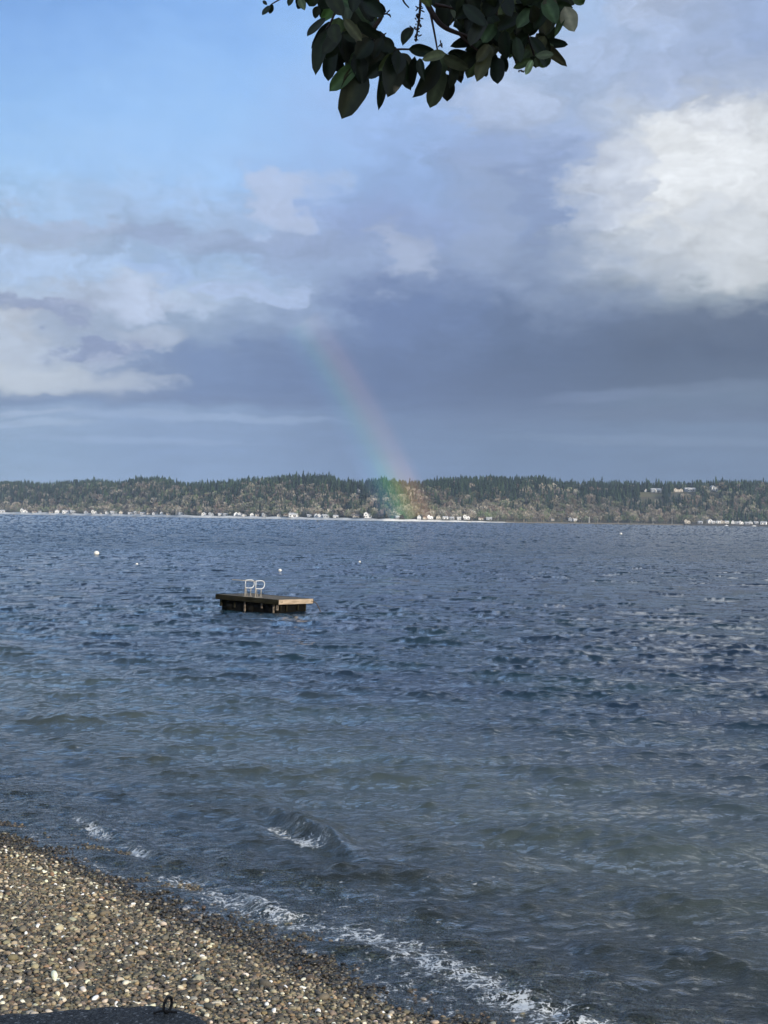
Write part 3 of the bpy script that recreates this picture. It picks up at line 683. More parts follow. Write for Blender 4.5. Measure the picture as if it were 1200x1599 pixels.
def house(p, var, kind, width, label, group, rz):
    key = (var, kind)
    if key not in HC: HC[key] = house_meshes(var, KINDS[kind][2], KINDS[kind][3])
    hm = HC[key]; e = empty('house', p, rz); sc_ = width / 12.0; e.scale = (sc_, min(sc_, 1.2), max(.9, min(sc_ * 1.15, 1.5)))
    tag(e, label, 'house', group)
    link('wall', hm['wall'], e); r_ = link('roof', hm['roof'], e); link('chimney', hm['chimney'], r_); link('door', hm['door'], e)
    for wmm in hm['windows']: link('window', wmm, e)
    return e
# (photo x, width px, storey/variant, kind)
ROW = [(4,7,0,1),(38,9,1,0),(54,6,0,2),(63,5,2,3),(80,5,0,4),(90,7,2,1),(103,9,0,1),(114,8,0,3),(135,6,2,1),(148,8,1,0),(160,5,0,4),(168,6,2,1),(178,9,0,3),(189,6,2,4),(204,6,0,1),(213,7,1,3),(223,7,0,1),(232,5,0,2),(243,8,0,0),(253,5,2,1),(263,5,0,4),(277,5,2,2),(284,8,0,1),
 (319,7,2,1),(330,7,1,3),(345,7,0,1),(353,6,0,3),(369,7,2,1),(376,6,1,1),(381,7,0,0),(394,6,2,1),(402,5,0,4),(413,7,1,3),(436,6,2,4),(447,7,0,2),(459,12,0,1),(484,7,0,3),(494,6,2,1),(500,5,1,1),(509,9,0,3),(525,7,0,1),(556,9,0,4),(575,11,1,1),
 (621,5,0,3),(655,6,2,1),(663,5,0,2),(672,8,1,1),(685,7,2,4),(696,7,0,1),(706,6,0,3),(717,6,0,1),(729,9,1,1),(751,7,0,2),(764,8,0,3),(863,5,0,4),(891,5,2,3),(898,5,0,1),
 (1074,8,1,4),(1094,6,0,3),(1109,8,2,1),(1114,5,0,1),(1122,6,0,1),(1129,6,1,2),(1135,6,0,1),(1145,5,2,1),(1152,6,0,3),(1158,6,1,1),(1167,6,0,3),(1173,5,2,0),(1181,6,0,3),(1193,8,0,1)]
cnt = {}; zones = [(150, 'the far left shore'), (300, 'the shore left of the raft'), (430, 'the shore behind the raft'), (600, 'the shore between raft and rainbow'), (920, 'the shore right of the rainbow'), (1300, 'the far right waterfront')]
VAR = ['low gabled', 'two storey', 'steep roofed']
for X, wpx, var, kind in ROW:
    a = azX(X); k0 = random.uniform(9, 15); D2 = float(shoreD(a)) + k0; p = Vector((D2 * math.tan(a), D2, 3.4 + random.uniform(0, 1.2)))
    zn = next(nm for lim, nm in zones if X < lim); cnt[zn] = cnt.get(zn, 0) + 1
    lab = '%s %s house, %s, %s from left on %s' % (VAR[var], KINDS[kind][0], KINDS[kind][1], nth(cnt[zn]), zn)
    house(p, var, kind, wpx * 1.15 * D2 / F_PX, lab, 'houses along the far shore', -a * .8 + random.uniform(-.35, .35))
for (X, Y, wpx, lab, var), (p, k0) in zip(HILLH, HP):
    kd = {0: 1, 1: 1, 2: 0}[var]
    if 'cream' in lab: kd = 2
    if 'grey roof,' in lab: kd = 3
    p.z += .2
    if var == 0 and 'lawn' in lab: kd = 1
    house(p, var, kd, wpx * p.y / F_PX * 1.05, lab, 'houses up on the hill', random.uniform(-.1, .25))
# lawn: a sheet following the hill under and below the hilltop houses
def patch_on_hill(name, X0, X1, k0, k1, mat, label, cat):
    aa = np.linspace(azX(X0), azX(X1), 16); kk_ = np.linspace(k0, k1, 10); A2, K2 = np.meshgrid(aa, kk_); D2 = shoreD(A2) + K2
    me = np_mesh(name, np.stack([D2 * np.tan(A2), D2, hill_z(A2, K2) + .45], -1).reshape(-1, 3), grid_faces(10, 16), mat, True)
    tag(link(name, me), label, cat, kind='structure')
M_lawn = pbr('lawn_grass', (.11, .115, .05), .95, .3, .05, col2=(.14, .11, .06))
patch_on_hill('grass_field', 996, 1037, HP[0][1] - 42, HP[0][1] + 8, M_lawn, 'green and tan field below the hilltop houses', 'field')
patch_on_hill('grass_field', 1046, 1086, HP[1][1] - 22, HP[1][1] + 8, M_lawn, 'strip of grass in front of the hilltop houses', 'field')
# sea walls of the far shore (dark on the right, pale on the left) and poles
def seawall(X0, X1, mat, hgt_, label):
    bm = bmesh.new(); n = max(3, int((X1 - X0) / 8)); prev = None
    for i in range(n + 1):
        a = azX(X0 + (X1 - X0) * i / n); D2 = float(shoreD(a)) - 3.0; x = D2 * math.tan(a)
        cur_ = [bm.verts.new((x, D2, -1)), bm.verts.new((x, D2, hgt_)), bm.verts.new((x, D2 + 9, hgt_)), bm.verts.new((x, D2 + 9, -1))]
        if prev:
            for q in range(4): bm.faces.new((prev[q], prev[(q + 1) % 4], cur_[(q + 1) % 4], cur_[q]))
        else: bm.faces.new(cur_)
        prev = cur_
    bm.faces.new(prev[::-1])
    tag(bm_obj('sea_wall', bm, mat), label, 'sea wall')
M_dark = pbr('dark_piling', (.05, .05, .05), .9, .3, .5)
seawall(1070, 1215, M_dark, 3.4, 'dark sea wall under the dense waterfront at the far right')
seawall(790, 1068, M_wood, 1.6, 'low brown sea wall along the empty shore right of the rainbow')
def post(X, hpx, rad, mat, label):
    a = azX(X); D2 = float(shoreD(a)) - 1.0; h = hpx * D2 / F_PX; x = D2 * math.tan(a)
    bm = bmesh.new(); bm_tube(bm, [(0, 0, -1), (0, 0, h * .5), (0, 0, h)], [rad, rad * .9, rad * .75], 8)
    o = bm_obj('pole', bm, mat); o.location = (x, D2, 0); tag(o, label, 'pole', 'poles on the far shore')
post(920.5, 11, .9, M_wall, 'thick pale post at the water edge right of the rainbow')
post(1020, 12, .30, M_wall, 'thin pole below the hilltop lawn'); post(1050, 13, .45, M_wall, 'grey pole left of the cream waterfront house')
post(876, 9, .25, M_wood, 'thin pole left of the thick pale post'); post(1121, 10, .35, M_wall, 'thin pole among the dense waterfront houses'); post(415, 10, .3, M_wood, 'thin pole behind the raft')
# moored white boats before the waterfront
M_boat = pbr('boat_white', (.8, .81, .82), .35, .05)
def boat(X, L, label):
    a = azX(X); D2 = float(shoreD(a)) - 24 ; e = empty('boat', (D2 * math.tan(a), D2, 0), random.uniform(-.3, .3))
    tag(e, label, 'boat', 'boats moored off the far right waterfront')
    bm = bmesh.new(); secs = []
    for i in range(9):
        u = i / 8; x = (u - .5) * L; wv = L * .16 * (1 - max(0, (u - .45) / .55) ** 2.2); zt = .9 + .5 * u * u
        secs.append([bm.verts.new((x, -wv, zt)), bm.verts.new((x, -wv * .7, -.1)), bm.verts.new((x, 0, -.35)), bm.verts.new((x, wv * .7, -.1)), bm.verts.new((x, wv, zt))])
    for i in range(8):
        for q in range(4): bm.faces.new((secs[i][q], secs[i + 1][q], secs[i + 1][q + 1], secs[i][q + 1]))
        bm.faces.new((secs[i][4], secs[i + 1][4], secs[i + 1][0], secs[i][0]))
    bm.faces.new(secs[0]); bm.verts.ensure_lookup_table()
    bm_obj('hull', bm, M_boat, e)
    bm = bmesh.new(); bm_box(bm, (-.05 * L, 0, 1.65), (L * .32, L * .2, 1.3)); cb = bm_obj('cabin', bm, M_boat, e, bevel=.12)
    bm = bmesh.new(); bm_box(bm, (-.05 * L, 0, 1.85), (L * .33, L * .205, .45)); bm_obj('window', bm, M_glass, cb)
boat(1135, 6.5, 'small white motor boat moored before the waterfront, left of the other boat'); boat(1178, 8, 'white motor boat moored before the waterfront at the far right')

# ------------------------------------------------------------------ rainbow: its light painted as a glowing see-through band before the far wood
def build_rainbow():
    axis = -S; axis = axis.normalized(); e1 = axis.cross(Vector((0, 0, 1))).normalized(); e2 = e1.cross(axis)
    if e2.z < 0: e2 = -e2
    n1_, n2_ = 22, 90; V_, B, A_ = [], [], []
    for j in range(n2_):
        ps = R(-7) + R(40) * j / (n2_ - 1)
        for i in range(n1_):
            th = R(39.95 + 2.4 * i / (n1_ - 1))
            d = axis * math.cos(th) + (e1 * math.cos(ps) + e2 * math.sin(ps)) * math.sin(th)
            Dd = 2200 / max(d.y, .2); p = Vector((0, 0, CAMH)) + d * Dd
            V_.append(p); B.append(i / (n1_ - 1)); A_.append(p.z)
    return np.array(V_), grid_faces(n2_, n1_), np.array(B), np.array(A_)
e1t = (-S).cross(Vector((0, 0, 1))).normalized()
rv, rf_, rb, ra = build_rainbow()
def m_rb(t, out):
    b = t.n('ShaderNodeAttribute', attribute_name='band').outputs['Fac']; z = t.n('ShaderNodeAttribute', attribute_name='alt').outputs['Fac']
    c = t.ramp(b, [(0, (0, 0, 0)), (.12, (.012, .025, .05)), (.28, (.012, .060, .075)), (.42, (.03, .115, .05)), (.54, (.09, .115, .03)), (.66, (.14, .090, .030)), (.80, (.12, .060, .030)), (.92, (.035, .016, .010)), (1, (0, 0, 0))], 'EASE')
    st = t.m('MULTIPLY', t.ss(z, 240, 385, 1, 0), t.ss(z, 0, 6, 0, 1))
    st = t.m('MULTIPLY', st, t.ss(z, 60, 120, .90, .40))
    co = t.n('ShaderNodeTexCoord').outputs['Object']; st = t.m('MULTIPLY', st, t.m('ADD', .7, t.m('MULTIPLY', t.noise(co, .012, 3, .5).outputs['Fac'], .6)))
    em = t.n('ShaderNodeEmission'); t.put(em.inputs['Color'], c); t.put(em.inputs['Strength'], st)
    tr = t.n('ShaderNodeBsdfTransparent'); tr.inputs['Color'].default_value = (1, 1, 1, 1)
    ad = t.n('ShaderNodeAddShader'); t.t.links.new(em.outputs[0], ad.inputs[0]); t.t.links.new(tr.outputs[0], ad.inputs[1]); t.t.links.new(ad.outputs[0], out.inputs[0])
okz = (rv[:, 2] > 0)[rf_].all(1)
me = np_mesh('rainbow', rv, rf_[okz], material('rainbow_light', m_rb), True, {'band': ('FLOAT', rb), 'alt': ('FLOAT', ra)})
o = link('rainbow', me); tag(o, 'faint rainbow rising from the far shore and leaning left into the dark cloud', 'rainbow'); o.visible_shadow = True

# ------------------------------------------------------------------ swim raft
M_rdark = pbr('dark_board', (.030, .027, .015), .95, .5, 5.0, .5, col2=(.010, .010, .007), stretch=(.5, 3, 3), spec=.1)  # dark tone for every edge board but the right-hand one
M_rpale = pbr('pale_board', (.50, .40, .29), .9, .3, 5.0, .5, col2=(.30, .23, .16), stretch=(3, .5, 3))  # paler tone for the right-hand edge board
M_deck = pbr('deck_plank', (.15, .13, .10), .9, .4, 4.0, .5, col2=(.07, .062, .045), stretch=(.5, 3, 3))
M_black = pbr('wet_timber', (.006, .006, .005), .8, .4, 6.0, .3, spec=.08); M_barn = pbr('barnacled_batten', (.30, .25, .19), .95, .6, 14.0, .6, col2=(.08, .06, .045))
M_rail = pbr('white_painted_rail', (.66, .68, .69), .45, .1, 8.0); M_alu = pbr('grey_metal_leg', (.38, .36, .31), .5, .4, 8.0, col2=(.2, .17, .13)); M_rope = pbr('wet_rope', (.08, .06, .04), .9)
RL, RW = 3.42, 2.28; rz = R(-35.5)
Nc = ground(434, 958.5); ex = Vector((math.cos(rz), math.sin(rz), 0)); ey = Vector((-math.sin(rz), math.cos(rz), 0))
rc = Nc - ex * RL / 2 + ey * RW / 2
raft = empty('swim_raft', rc, rz); raft.rotation_euler = (R(-1.0), R(1.5), rz)
tag(raft, 'square wooden swimming raft with white ladder rails floating offshore', 'raft')
DZ = .60
bm = bmesh.new(); npk = 17; pw = RW / npk
for i in range(npk):
    bm_box(bm, (0, -RW / 2 + (i + .5) * pw, DZ - .02 + random.uniform(-.004, .004)), (RL - .09, pw - .012, .038), jit=.003)
bm_obj('deck', bm, M_deck, raft)
for (c, s_, mt, lb) in (((0, -RW / 2 - .02, DZ - .10), (RL + .04, .045, .21), M_rdark, 'dark edge board'), ((RL / 2 + .02, 0, DZ - .095), (.045, RW - .02, .20), M_rpale, 'pale edge board'), ((0, RW / 2 + .02, DZ - .10), (RL + .04, .045, .21), M_rdark, None), ((-RL / 2 - .02, 0, DZ - .10), (.045, RW - .02, .21), M_rdark, None)):
    bm = bmesh.new(); bm_box(bm, c, s_); ob = bm_obj('edge_board', bm, mt, raft, bevel=.006)
    if lb: ob['label'] = lb
for x in (-1.15, 0, 1.15):
    bm = bmesh.new(); bm_tube(bm, [(x, -RW / 2 + .12, .10), (x, 0, .10), (x, RW / 2 - .12, .10)], .27, 14); bm_obj('float_log', bm, M_black, raft, True)
bm = bmesh.new(); bm_box(bm, (0, -RW / 2 + .20, .16), (RL - .42, .10, .66)); bm_box(bm, (0, RW / 2 - .2, .16), (RL - .42, .10, .66)); bm_box(bm, (RL / 2 - .26, 0, .16), (.10, RW - .55, .64)); bm_box(bm, (-RL / 2 + .26, 0, .16), (.10, RW - .55, .64))
bm_obj('skirt', bm, M_black, raft)
for x, h, wd in ((-RL / 2 + .20, .30, .10), (-.75, .3, .05), (-.18, .42, .07), (.75, .22, .06), (RL / 2 - .32, .36, .06), (RL / 2 - .12, .24, .09)):
    bm = bmesh.new(); bm_box(bm, (x, -RW / 2 + .10, DZ - .20 - h / 2), (wd, .05, h), jit=.006); bm_obj('batten', bm, M_barn if wd < .1 and x > -.5 else M_rdark, raft)
for y, h in ((-RW / 2 + .35, .26), (-.4, .3), (.35, .26), (RW / 2 - .30, .36)):
    bm = bmesh.new(); bm_box(bm, (RL / 2 - .15, y, DZ - .20 - h / 2), (.05, .06, h), jit=.006); bm_obj('batten', bm, M_rdark, raft)
# iron bolts on the pale board
for y in (-RW / 2 + .12, -RW / 2 + .2, RW / 2 - .12):
    bm = bmesh.new(); bm_tube(bm, [(RL / 2 + .043, y, DZ - .09), (RL / 2 + .056, y, DZ - .09)], .02, 8); bm_obj('bolt', bm, M_black, raft)
bm = bmesh.new(); bm_tube(bm, smooth_path([(RL / 2 + .04, RW / 2 - .05, DZ - .1), (RL / 2 + .12, RW / 2 + .1, DZ - .18), (RL / 2 + .2, RW / 2 + .2, .22), (RL / 2 + .34, RW / 2 + .3, -.1)]), .02, 6); bm_obj('mooring_rope', bm, M_rope, raft, True)
# ladder: two D-shaped hand loops, legs, and the folded-up ladder reaching outboard
lad = empty('ladder', (0, 0, 0)); lad.parent = raft
for x0 in (-.20, .37):
    yb = -RW / 2 + .10
    pts = [(x0, yb, DZ + .36), (x0, yb, DZ + .69), (x0, yb + .36, DZ + .70), (x0, yb + .52, DZ + .64), (x0, yb + .56, DZ + .52), (x0, yb + .50, DZ + .41), (x0, yb + .36, DZ + .36), (x0, yb, DZ + .37)]
    pts2 = []
    for i in range(len(pts)): pts2.append(pts[i])
    bm = bmesh.new(); bm_tube(bm, [pts[0], pts[1]], .020, 8); bm_tube(bm, smooth_path(pts[1:], 5), .020, 8); bm_obj('hand_loop', bm, M_rail, lad, True)
    bm = bmesh.new(); bm_tube(bm, [(x0, yb, DZ - .12), (x0, yb, DZ + .38)], .024, 8); bm_tube(bm, [(x0, yb + .36, DZ - .01), (x0, yb + .36, DZ + .37)], .018, 8); bm_tube(bm, [(x0, yb + .14, DZ), (x0, yb + .05, DZ + .36)], .014, 6)
    bm_box(bm, (x0, yb + .18, DZ + .012), (.09, .5, .016)); bm_obj('leg', bm, M_alu, lad)
    bm = bmesh.new(); bm_tube(bm, [(x0, yb, DZ + .68), (x0, yb - .85, DZ + .72)], .014, 6); bm_obj('folded_rail', bm, M_alu, lad)
bm = bmesh.new()
for yy in (.30, .55, .80): bm_tube(bm, [(-.20, -RW / 2 + .10 - yy, DZ + .68 + .04 * yy), (.37, -RW / 2 + .10 - yy, DZ + .68 + .04 * yy)], .011, 6)
bm_obj('rung', bm, M_alu, lad)

# ------------------------------------------------------------------ buoys
M_buoy = pbr('buoy_white', (.80, .79, .74), .4, .12, 4.0); M_rust = pbr('rust', (.09, .045, .025), .85, .4, 60.0, .4)
def buoy(X, Y, rad, label):
    p = ground(X, Y); e = empty('mooring_buoy', p); tag(e, label, 'buoy', 'white floats on the water')
    bm = bmesh.new(); bmesh.ops.create_uvsphere(bm, u_segments=20, v_segments=14, radius=rad)
    for v in bm.verts:
        v.co.z = v.co.z * .92 + rad * .45
        if v.co.z < 0: v.co.x *= .85; v.co.y *= .85
    bm_obj('float', bm, M_buoy, e, True)
    bm = bmesh.new(); pts = [(rad * .16 * math.cos(q), 0, rad * 1.42 + rad * .16 * math.sin(q)) for q in [k * .524 for k in range(13)]]; bm_tube(bm, pts, rad * .04, 6, False); bm_obj('ring', bm, M_rust, e, True)
    bm = bmesh.new(); pts = [(rad * .93 * math.cos(q), rad * .93 * math.sin(q), rad * .2) for q in [k * .2618 for k in range(25)]]; bm_tube(bm, pts, rad * .05, 6, False); bm_obj('band', bm, M_dark, e, True)
buoy(151, 866, .27, 'large round white mooring buoy left of the raft'); buoy(214, 882, .11, 'small white float between the large buoy and the raft')
buoy(437.5, 892, .13, 'small white float just behind the raft'); buoy(562, 878, .10, 'tiny white float right of and beyond the raft'); buoy(970, 834.5, .42, 'distant white buoy near the far shore at the right')

# ------------------------------------------------------------------ concrete bulkhead end with mooring ring
def m_conc(t, out):
    p = t.n('ShaderNodeBsdfPrincipled'); co = t.n('ShaderNodeTexCoord').outputs['Object']
    vo = t.n('ShaderNodeTexVoronoi'); t.put(vo.inputs['Vector'], co); vo.inputs['Scale'].default_value = 120
    f = t.sep(vo.outputs['Color'])[1]
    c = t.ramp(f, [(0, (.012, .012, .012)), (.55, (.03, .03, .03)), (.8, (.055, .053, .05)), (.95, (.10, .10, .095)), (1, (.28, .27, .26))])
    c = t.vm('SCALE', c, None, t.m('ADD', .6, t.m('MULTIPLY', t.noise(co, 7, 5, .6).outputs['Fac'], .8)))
    t.put(p.inputs['Base Color'], c); p.inputs['Roughness'].default_value = .75
    b = t.n('ShaderNodeBump'); b.inputs['Strength'].default_value = 1.0; b.inputs['Distance'].default_value = .006; b.invert = True
    t.put(b.inputs['Height'], vo.outputs['Distance']); t.put(p.inputs['Normal'], b.outputs[0]); t.t.links.new(p.outputs[0], out.inputs[0])
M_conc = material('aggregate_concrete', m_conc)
zt = 2.4
out_px = [(-500, 1597), (-300, 1590), (-120, 1586), (0, 1582), (60, 1578), (130, 1572), (190, 1569), (240, 1568), (275, 1571), (300, 1578), (325, 1592), (340, 1606), (352, 1640), (352, 1720)]
top = [ground(X, Y, zt) for X, Y in out_px]
top += [Vector((top[-1].x - .05, 2.6, zt)), Vector((-2.8, 2.6, zt))]
bulk = empty('concrete_bulkhead', (-1.2, 3.8, 0.9)); tag(bulk, 'dark rough concrete bulkhead corner in shade at the bottom left', 'bulkhead')
pl = []
for i in range(len(top)):
    a, b = top[i], top[(i + 1) % len(top)]; n = max(1, int((b - a).length / .03))
    for k in range(n):
        q = a.lerp(b, k / n); pl.append(Vector((q.x + random.uniform(-.004, .004), q.y + random.uniform(-.005, .005), zt + random.uniform(-.003, .003))))
cen = sum(pl, Vector()) / len(pl)
bm = bmesh.new(); rings = []
for (sh, z) in ((.55, .0), (.25, .0), (.05, -.0), (.015, -.003), (0, -.018), (-.004, -.06), (-.004, -.4), (-.004, -1.6)):
    ring = []
    for q in pl:
        d = (cen - q); d.z = 0; L = d.length; ring.append(bm.verts.new(q + d / L * (sh if sh < .2 else sh * L * .9) + Vector((0, 0, z)) - Vector(bulk.location)))
    rings.append(ring)
bm.faces.new(rings[0])
for i in range(len(rings) - 1):
    for k in range(len(pl)): bm.faces.new((rings[i][k], rings[i][(k + 1) % len(pl)], rings[i + 1][(k + 1) % len(pl)], rings[i + 1][k]))
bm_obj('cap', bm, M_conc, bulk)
rp = ground(262, 1582, zt) - Vector(bulk.location)
M_iron = pbr('dark_iron', (.016, .013, .012), .7, .4, 80.0, .4)
ring_e = bmesh.new()
pts = [(rp.x + .0105 * math.cos(q) + .002 * math.sin(q), rp.y + .016 * math.cos(q), rp.z + .027 + .025 * math.sin(q)) for q in [k * math.pi / 12 for k in range(25)]]
bm_tube(ring_e, pts, .0048, 8, False); bm_obj('mooring_ring', ring_e, M_iron, bulk, True)
b = bmesh.new(); bm_tube(b, smooth_path([(rp.x - .045, rp.y - .004, rp.z + .001), (rp.x - .02, rp.y - .002, rp.z + .007), (rp.x, rp.y, rp.z + .006), (rp.x + .03, rp.y + .004, rp.z + .002)]), .004, 6); bm_obj('staple', b, M_iron, bulk, True)

# ------------------------------------------------------------------ overhanging tree
M_bark = pbr('bark', (.07, .035, .022), .8, .4, 9.0, .5, col2=(.03, .02, .015), stretch=(3, 3, .6)); M_twig = pbr('twig', (.045, .022, .016), .7, .4, 30.0)
def m_leaf(t, out):
    c = t.n('ShaderNodeAttribute', attribute_name='col').outputs['Color']; co = t.n('ShaderNodeTexCoord').outputs['Object']
    ns = t.noise(co, 60, 4, .6).outputs['Fac']; c = t.vm('SCALE', c, None, t.m('ADD', .7, t.m('MULTIPLY', ns, .6)))
    p = t.n('ShaderNodeBsdfPrincipled'); t.put(p.inputs['Base Color'], c); p.inputs['Roughness'].default_value = .42; p.inputs['Specular IOR Level'].default_value = .3
    tl = t.n('ShaderNodeBsdfTranslucent'); t.put(tl.inputs['Color'], c)
    mx = t.n('ShaderNodeMixShader'); mx.inputs[0].default_value = .12; t.t.links.new(p.outputs[0], mx.inputs[1]); t.t.links.new(tl.outputs[0], mx.inputs[2]); t.t.links.new(mx.outputs[0], out.inputs[0])
M_leaf = material('leathery_leaf', m_leaf)
def leaf_tmpl():
    """unit leaf: base at 0, tip at +x, width along y, slight fold and droop"""
    n = 8; V_, F_ = [], []
    for i in range(n + 1):
        u = i / n; w_ = .52 * (math.sin(math.pi * u ** .92) ** .56) if 0 < u < 1 else 0.0
        z = -.10 * u * u
        V_ += [(u, -w_, z + .10 * w_), (u, -w_ * .5, z + .02 * w_), (u, 0, z - .02), (u, w_ * .5, z + .02 * w_), (u, w_, z + .10 * w_)]
    for i in range(n):
        for q in range(4): F_.append((i * 5 + q, i * 5 + q + 1, i * 5 + q + 6, i * 5 + q + 5))
    return np.array(V_), np.array(F_)
LT = leaf_tmpl()
def leaves_mesh(name, items):
    vs, fs, cs = [], [], []; off = 0; v, f = LT
    for (base_, tip, width, nrm, col) in items:
        d = tip - base_; L = d.length; d = d / L; n_ = (nrm - d * nrm.dot(d)).normalized(); sd = n_.cross(d)
        M = np.array([(d * L)[:], (sd * width)[:], (n_ * L)[:]])
        cv = random.uniform(.1, 2.4); vv = v.copy(); vv[:, 2] *= cv; vv[:, 1] *= 1 + .06 * np.sin(vv[:, 0] * 9 + random.uniform(0, 6))
        vs.append(vv @ M + np.array(base_[:])); fs.append(f + off); off += len(v); cc = np.tile(np.array(col), (len(v), 1)); cc[2::5] *= 1.7; cc *= RNG.uniform(.85, 1.2, (len(v), 1)); cs.append(cc)
    return np_mesh(name, np.concatenate(vs), np.concatenate(fs), M_leaf, True, {'col': ('FLOAT_COLOR', np.concatenate(cs))})
DK = [(.009, .017, .007), (.012, .022, .008), (.008, .014, .006), (.020, .032, .012)]; OL_SUNLIT = [(.24, .31, .14), (.32, .38, .20), (.18, .25, .10)]  # olive tones have sunlight painted in, dark ones stay as shaded leaves
def cp(x, y): return 380 + x * .4667, y * .4667          # crop pixel -> photo pixel
YL = 4.6
items = []
def leafpx(bx, by, tx, ty, wpx, col, dy=None):
    dy = random.uniform(-.25, .25) if dy is None else dy
    b = at(*cp(bx, by), YL + dy); t_ = at(*cp(tx, ty), YL + dy + random.uniform(-.035, .035))
    nr = Vector((random.uniform(-.55, .55), -1, random.uniform(-.5, .4)))
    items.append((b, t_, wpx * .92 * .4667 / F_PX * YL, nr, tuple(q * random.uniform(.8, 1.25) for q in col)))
EXP = [ (275,60,213,117,34,0),(278,98,236,243,56,0),(330,-2,260,68,48,2),(320,58,322,132,62,1),(300,150,282,268,56,0),(372,222,294,298,56,1),(402,232,334,390,92,0),(345,250,392,330,50,0),
 (470,230,458,360,36,0),(520,165,487,324,84,0),(545,200,548,272,20,0),(575,188,562,292,34,0),(590,195,600,262,30,0),(568,92,530,140,44,0),(552,165,650,176,44,0),(655,192,586,328,64,0),(668,226,626,362,70,1),(684,248,684,340,54,0),(690,190,735,252,56,0),(705,205,700,292,40,0),
 (790,172,750,262,56,1),(826,150,782,272,50,1),(852,192,850,277,56,0),(868,180,880,240,30,0),(932,118,890,192,34,1),(800,200,810,260,40,0),
 (975,188,1042,142,40,1),(978,186,1040,182,34,1),(978,192,1012,228,26,1),(976,192,990,226,24,1),(965,198,908,228,28,1),(968,200,945,250,26,2),(960,170,918,205,40,1),(985,170,1010,120,40,1),
 (1075,22,1108,105,58,2),(1100,-30,1145,18,42,1),(1070,52,1048,110,24,1),(1088,-10,1060,18,40,1),(1040,30,1010,118,48,1),(1020,10,1000,90,50,0),
 (90,18,64,50,20,0),(96,12,90,48,20,0),(66,2,80,16,12,0),(165,-14,152,16,22,0),(200,-10,182,32,26,0),(188,-5,205,30,26,1),(240,-20,222,20,46,0),(262,-20,285,28,60,0),(250,20,240,60,30,0),
 (400,-30,440,62,64,0),(382,-30,398,60,56,0),(352,-20,345,78,46,1),(420,60,432,130,50,0),(460,110,445,170,36,0),(690,-10,670,82,70,0),(655,10,685,95,50,0),(430,130,380,190,60,0),(355,100,340,190,70,0),(300,80,310,140,50,0) ]
for bx, by, tx, ty, wp, tn in EXP: leafpx(bx, by, tx, ty, wp, random.choice(DK) if tn == 0 else ((.075, .105, .045) if tn == 1 else random.choice(OL_SUNLIT)))  # paler tones go to the leaves painted as sunlit
for (cx, cy, rx, ry, n) in ((345,175,70,90,26),(490,215,40,50,12),(665,225,45,35,9),(730,30,60,45,14),(800,70,70,60,16),(850,120,60,70,20),(905,40,60,50,18),(960,60,60,60,18),(930,140,40,40,8),(790,190,30,30,7),(1030,20,50,30,8),(395,20,60,40,10),(300,20,45,20,5),(440,150,30,35,6),(1000,165,30,30,6),(870,30,70,40,12),(760,-40,220,40,20),(320,-40,140,30,12),(1000,-40,120,30,10)):
    for i in range(n):
        a = random.uniform(0, 6.28); q = math.sqrt(random.random()); bx, by = cx + rx * q * math.cos(a), cy + ry * q * math.sin(a)
        ang = random.gauss(math.pi / 2, .75); L = random.uniform(65, 110)
        leafpx(bx, by - L * .4, bx + L * math.cos(ang), by - L * .4 + L * abs(math.sin(ang)), random.uniform(36, 60), random.choice(DK) if random.random() < .74 else (.085, .105, .045))  # some fill leaves take a painted sunlit tone too
tree = empty('overhanging_tree', (7.2, -6.2, 1.0)); tree_off = Vector(tree.location)
tag(tree, 'broadleaf evergreen tree whose leafy branch hangs into the top of the view', 'tree')
# crown leaves behind and above the camera that shade the bulkhead and the branch
def cloud(c, r_, n, sz=(.09, .15)):
    for i in range(n):
        d = Vector((random.gauss(0, 1), random.gauss(0, 1), random.gauss(0, 1))).normalized() * r_ * random.random() ** .4; d.z *= .75
        b = Vector(c) + d; t_ = b + Vector((random.gauss(0, 1), random.gauss(0, 1), random.gauss(-.5, .7))).normalized() * random.uniform(*sz)
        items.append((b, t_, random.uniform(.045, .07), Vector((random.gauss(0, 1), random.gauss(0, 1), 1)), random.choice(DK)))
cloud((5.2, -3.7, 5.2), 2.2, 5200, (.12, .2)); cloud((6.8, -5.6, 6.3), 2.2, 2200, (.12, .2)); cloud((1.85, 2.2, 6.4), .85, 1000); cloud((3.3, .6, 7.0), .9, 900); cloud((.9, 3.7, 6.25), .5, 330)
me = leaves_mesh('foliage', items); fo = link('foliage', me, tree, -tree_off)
bm = bmesh.new(); tr_p = smooth_path([(7.2, -6.2, .8), (7.0, -5.9, 2.4), (6.4, -5.0, 4.2), (6.0, -4.3, 5.6), (5.8, -4.0, 7.0)]); bm_tube(bm, [p - tree_off for p in tr_p], [.26 - .17 * i / (len(tr_p) - 1) for i in range(len(tr_p))], 12); bm_obj('trunk', bm, M_bark, tree, True)
def tube_part(name, pts, r0_, r1_, mat, n=4, sides=6):
    p = smooth_path(pts, n); bm = bmesh.new(); bm_tube(bm, [q - tree_off for q in p], [r0_ + (r1_ - r0_) * i / (len(p) - 1) for i in range(len(p))], sides); return bm_obj(name, bm, mat, tree, True)
limb_end = at(640, -60, YL)
tube_part('limb', [(6.2, -4.7, 4.8), (4.6, -1.6, 6.2), (3.0, .9, 6.8), (1.6, 2.8, 6.5), (.8, 3.9, 6.15), limb_end], .12, .022, M_bark, 5, 9)
tube_part('branch', [(.8, 3.9, 6.15), at(760, -70, YL), at(860, -40, YL + .1), at(940, -25, YL)], .022, .008, M_bark)
tube_part('branch', [limb_end, at(560, -55, YL + .1), at(470, -40, YL), at(410, -22, YL)], .018, .006, M_bark)
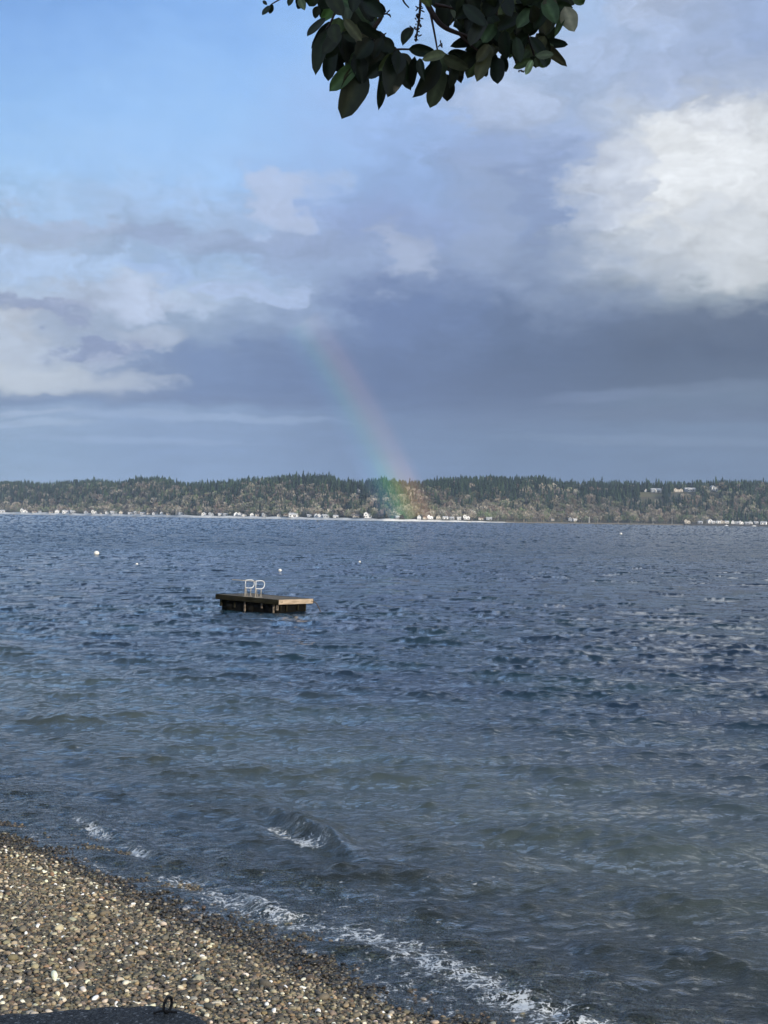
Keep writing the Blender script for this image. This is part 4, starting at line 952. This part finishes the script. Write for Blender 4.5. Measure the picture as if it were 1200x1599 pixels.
def tw(pp, r0_=.0062, r1_=.003, dy=0.0): tube_part('twig', [at(*cp(x, y), YL + dy) for x, y in pp], r0_, r1_, M_twig)
tw([(440,-90),(446,0),(463,50),(432,98),(398,116),(370,150),(350,200)], .010, .004); tw([(560,-110),(605,-10),(640,55),(672,90),(722,112),(780,128),(850,135)], .0115, .004); tw([(600,-90),(622,20),(640,110),(652,178)], .005, .0025)
tw([(520,-60),(535,0),(555,26)], .004, .002); tw([(595,-50),(592,30),(586,80),(578,138)], .005, .003); tw([(722,112),(760,150),(790,172)], .005, .003); tw([(850,-80),(845,20),(862,90),(870,170)], .008, .004); tw([(900,-80),(930,20),(950,110),(975,188)], .007, .003)
tw([(1060,-80),(1075,-20),(1072,40)], .005, .003); tw([(398,116),(440,150),(480,170),(520,165),(560,165)], .005, .003); tw([(180,-60),(150,-20),(95,14)], .004, .002); tw([(463,50),(480,46),(490,52)], .003, .002); tw([(652,178),(664,205),(668,226)], .004, .003); tw([(300,-80),(320,-10),(300,60),(278,98)], .006, .003); tw([(640,15),(690,25),(760,50)], .006, .003)
# dried flower stalks and seed capsules
bm = bmesh.new()
for (x0, y0, x1, y1, n) in ((592,10,578,138,34),(432,165,432,120,14),(455,145,470,120,8),(560,98,590,90,8),(912,230,930,240,6),(650,150,668,142,5),(480,45,490,50,5)):
    for i in range(n):
        u = random.random(); p = at(*cp(x0 + (x1 - x0) * u + random.uniform(-7, 7), y0 + (y1 - y0) * u + random.uniform(-3, 3)), YL + random.uniform(-.01, .01)) - tree_off
        q = p + Vector((random.uniform(-1, 1), random.uniform(-.5, .5), random.uniform(-1, 1))) * .012
        bm_tube(bm, [p, p.lerp(q, .5), q], [.0012, .0026, .0016], 5)
bm_obj('dried_flower_stalk', bm, M_twig, tree)

# ------------------------------------------------------------------ haze
bm = bmesh.new(); bm_box(bm, (0, 2300, 194.0), (11600, 6600, 396))
def m_haze(t, out):
    v = t.n('ShaderNodeVolumePrincipled'); v.inputs['Density'].default_value = .000065; v.inputs['Color'].default_value = (.60, .76, 1.0, 1); v.inputs['Anisotropy'].default_value = 0.0
    t.t.links.new(v.outputs[0], out.inputs['Volume'])
hz_ = bm_obj('haze', bm, material('haze_air', m_haze)); tag(hz_, 'thin blue haze over the water and far shore', 'haze', kind='stuff')
print('tris', sum(len(o.data.polygons) for o in bpy.data.objects if o.type == 'MESH'))
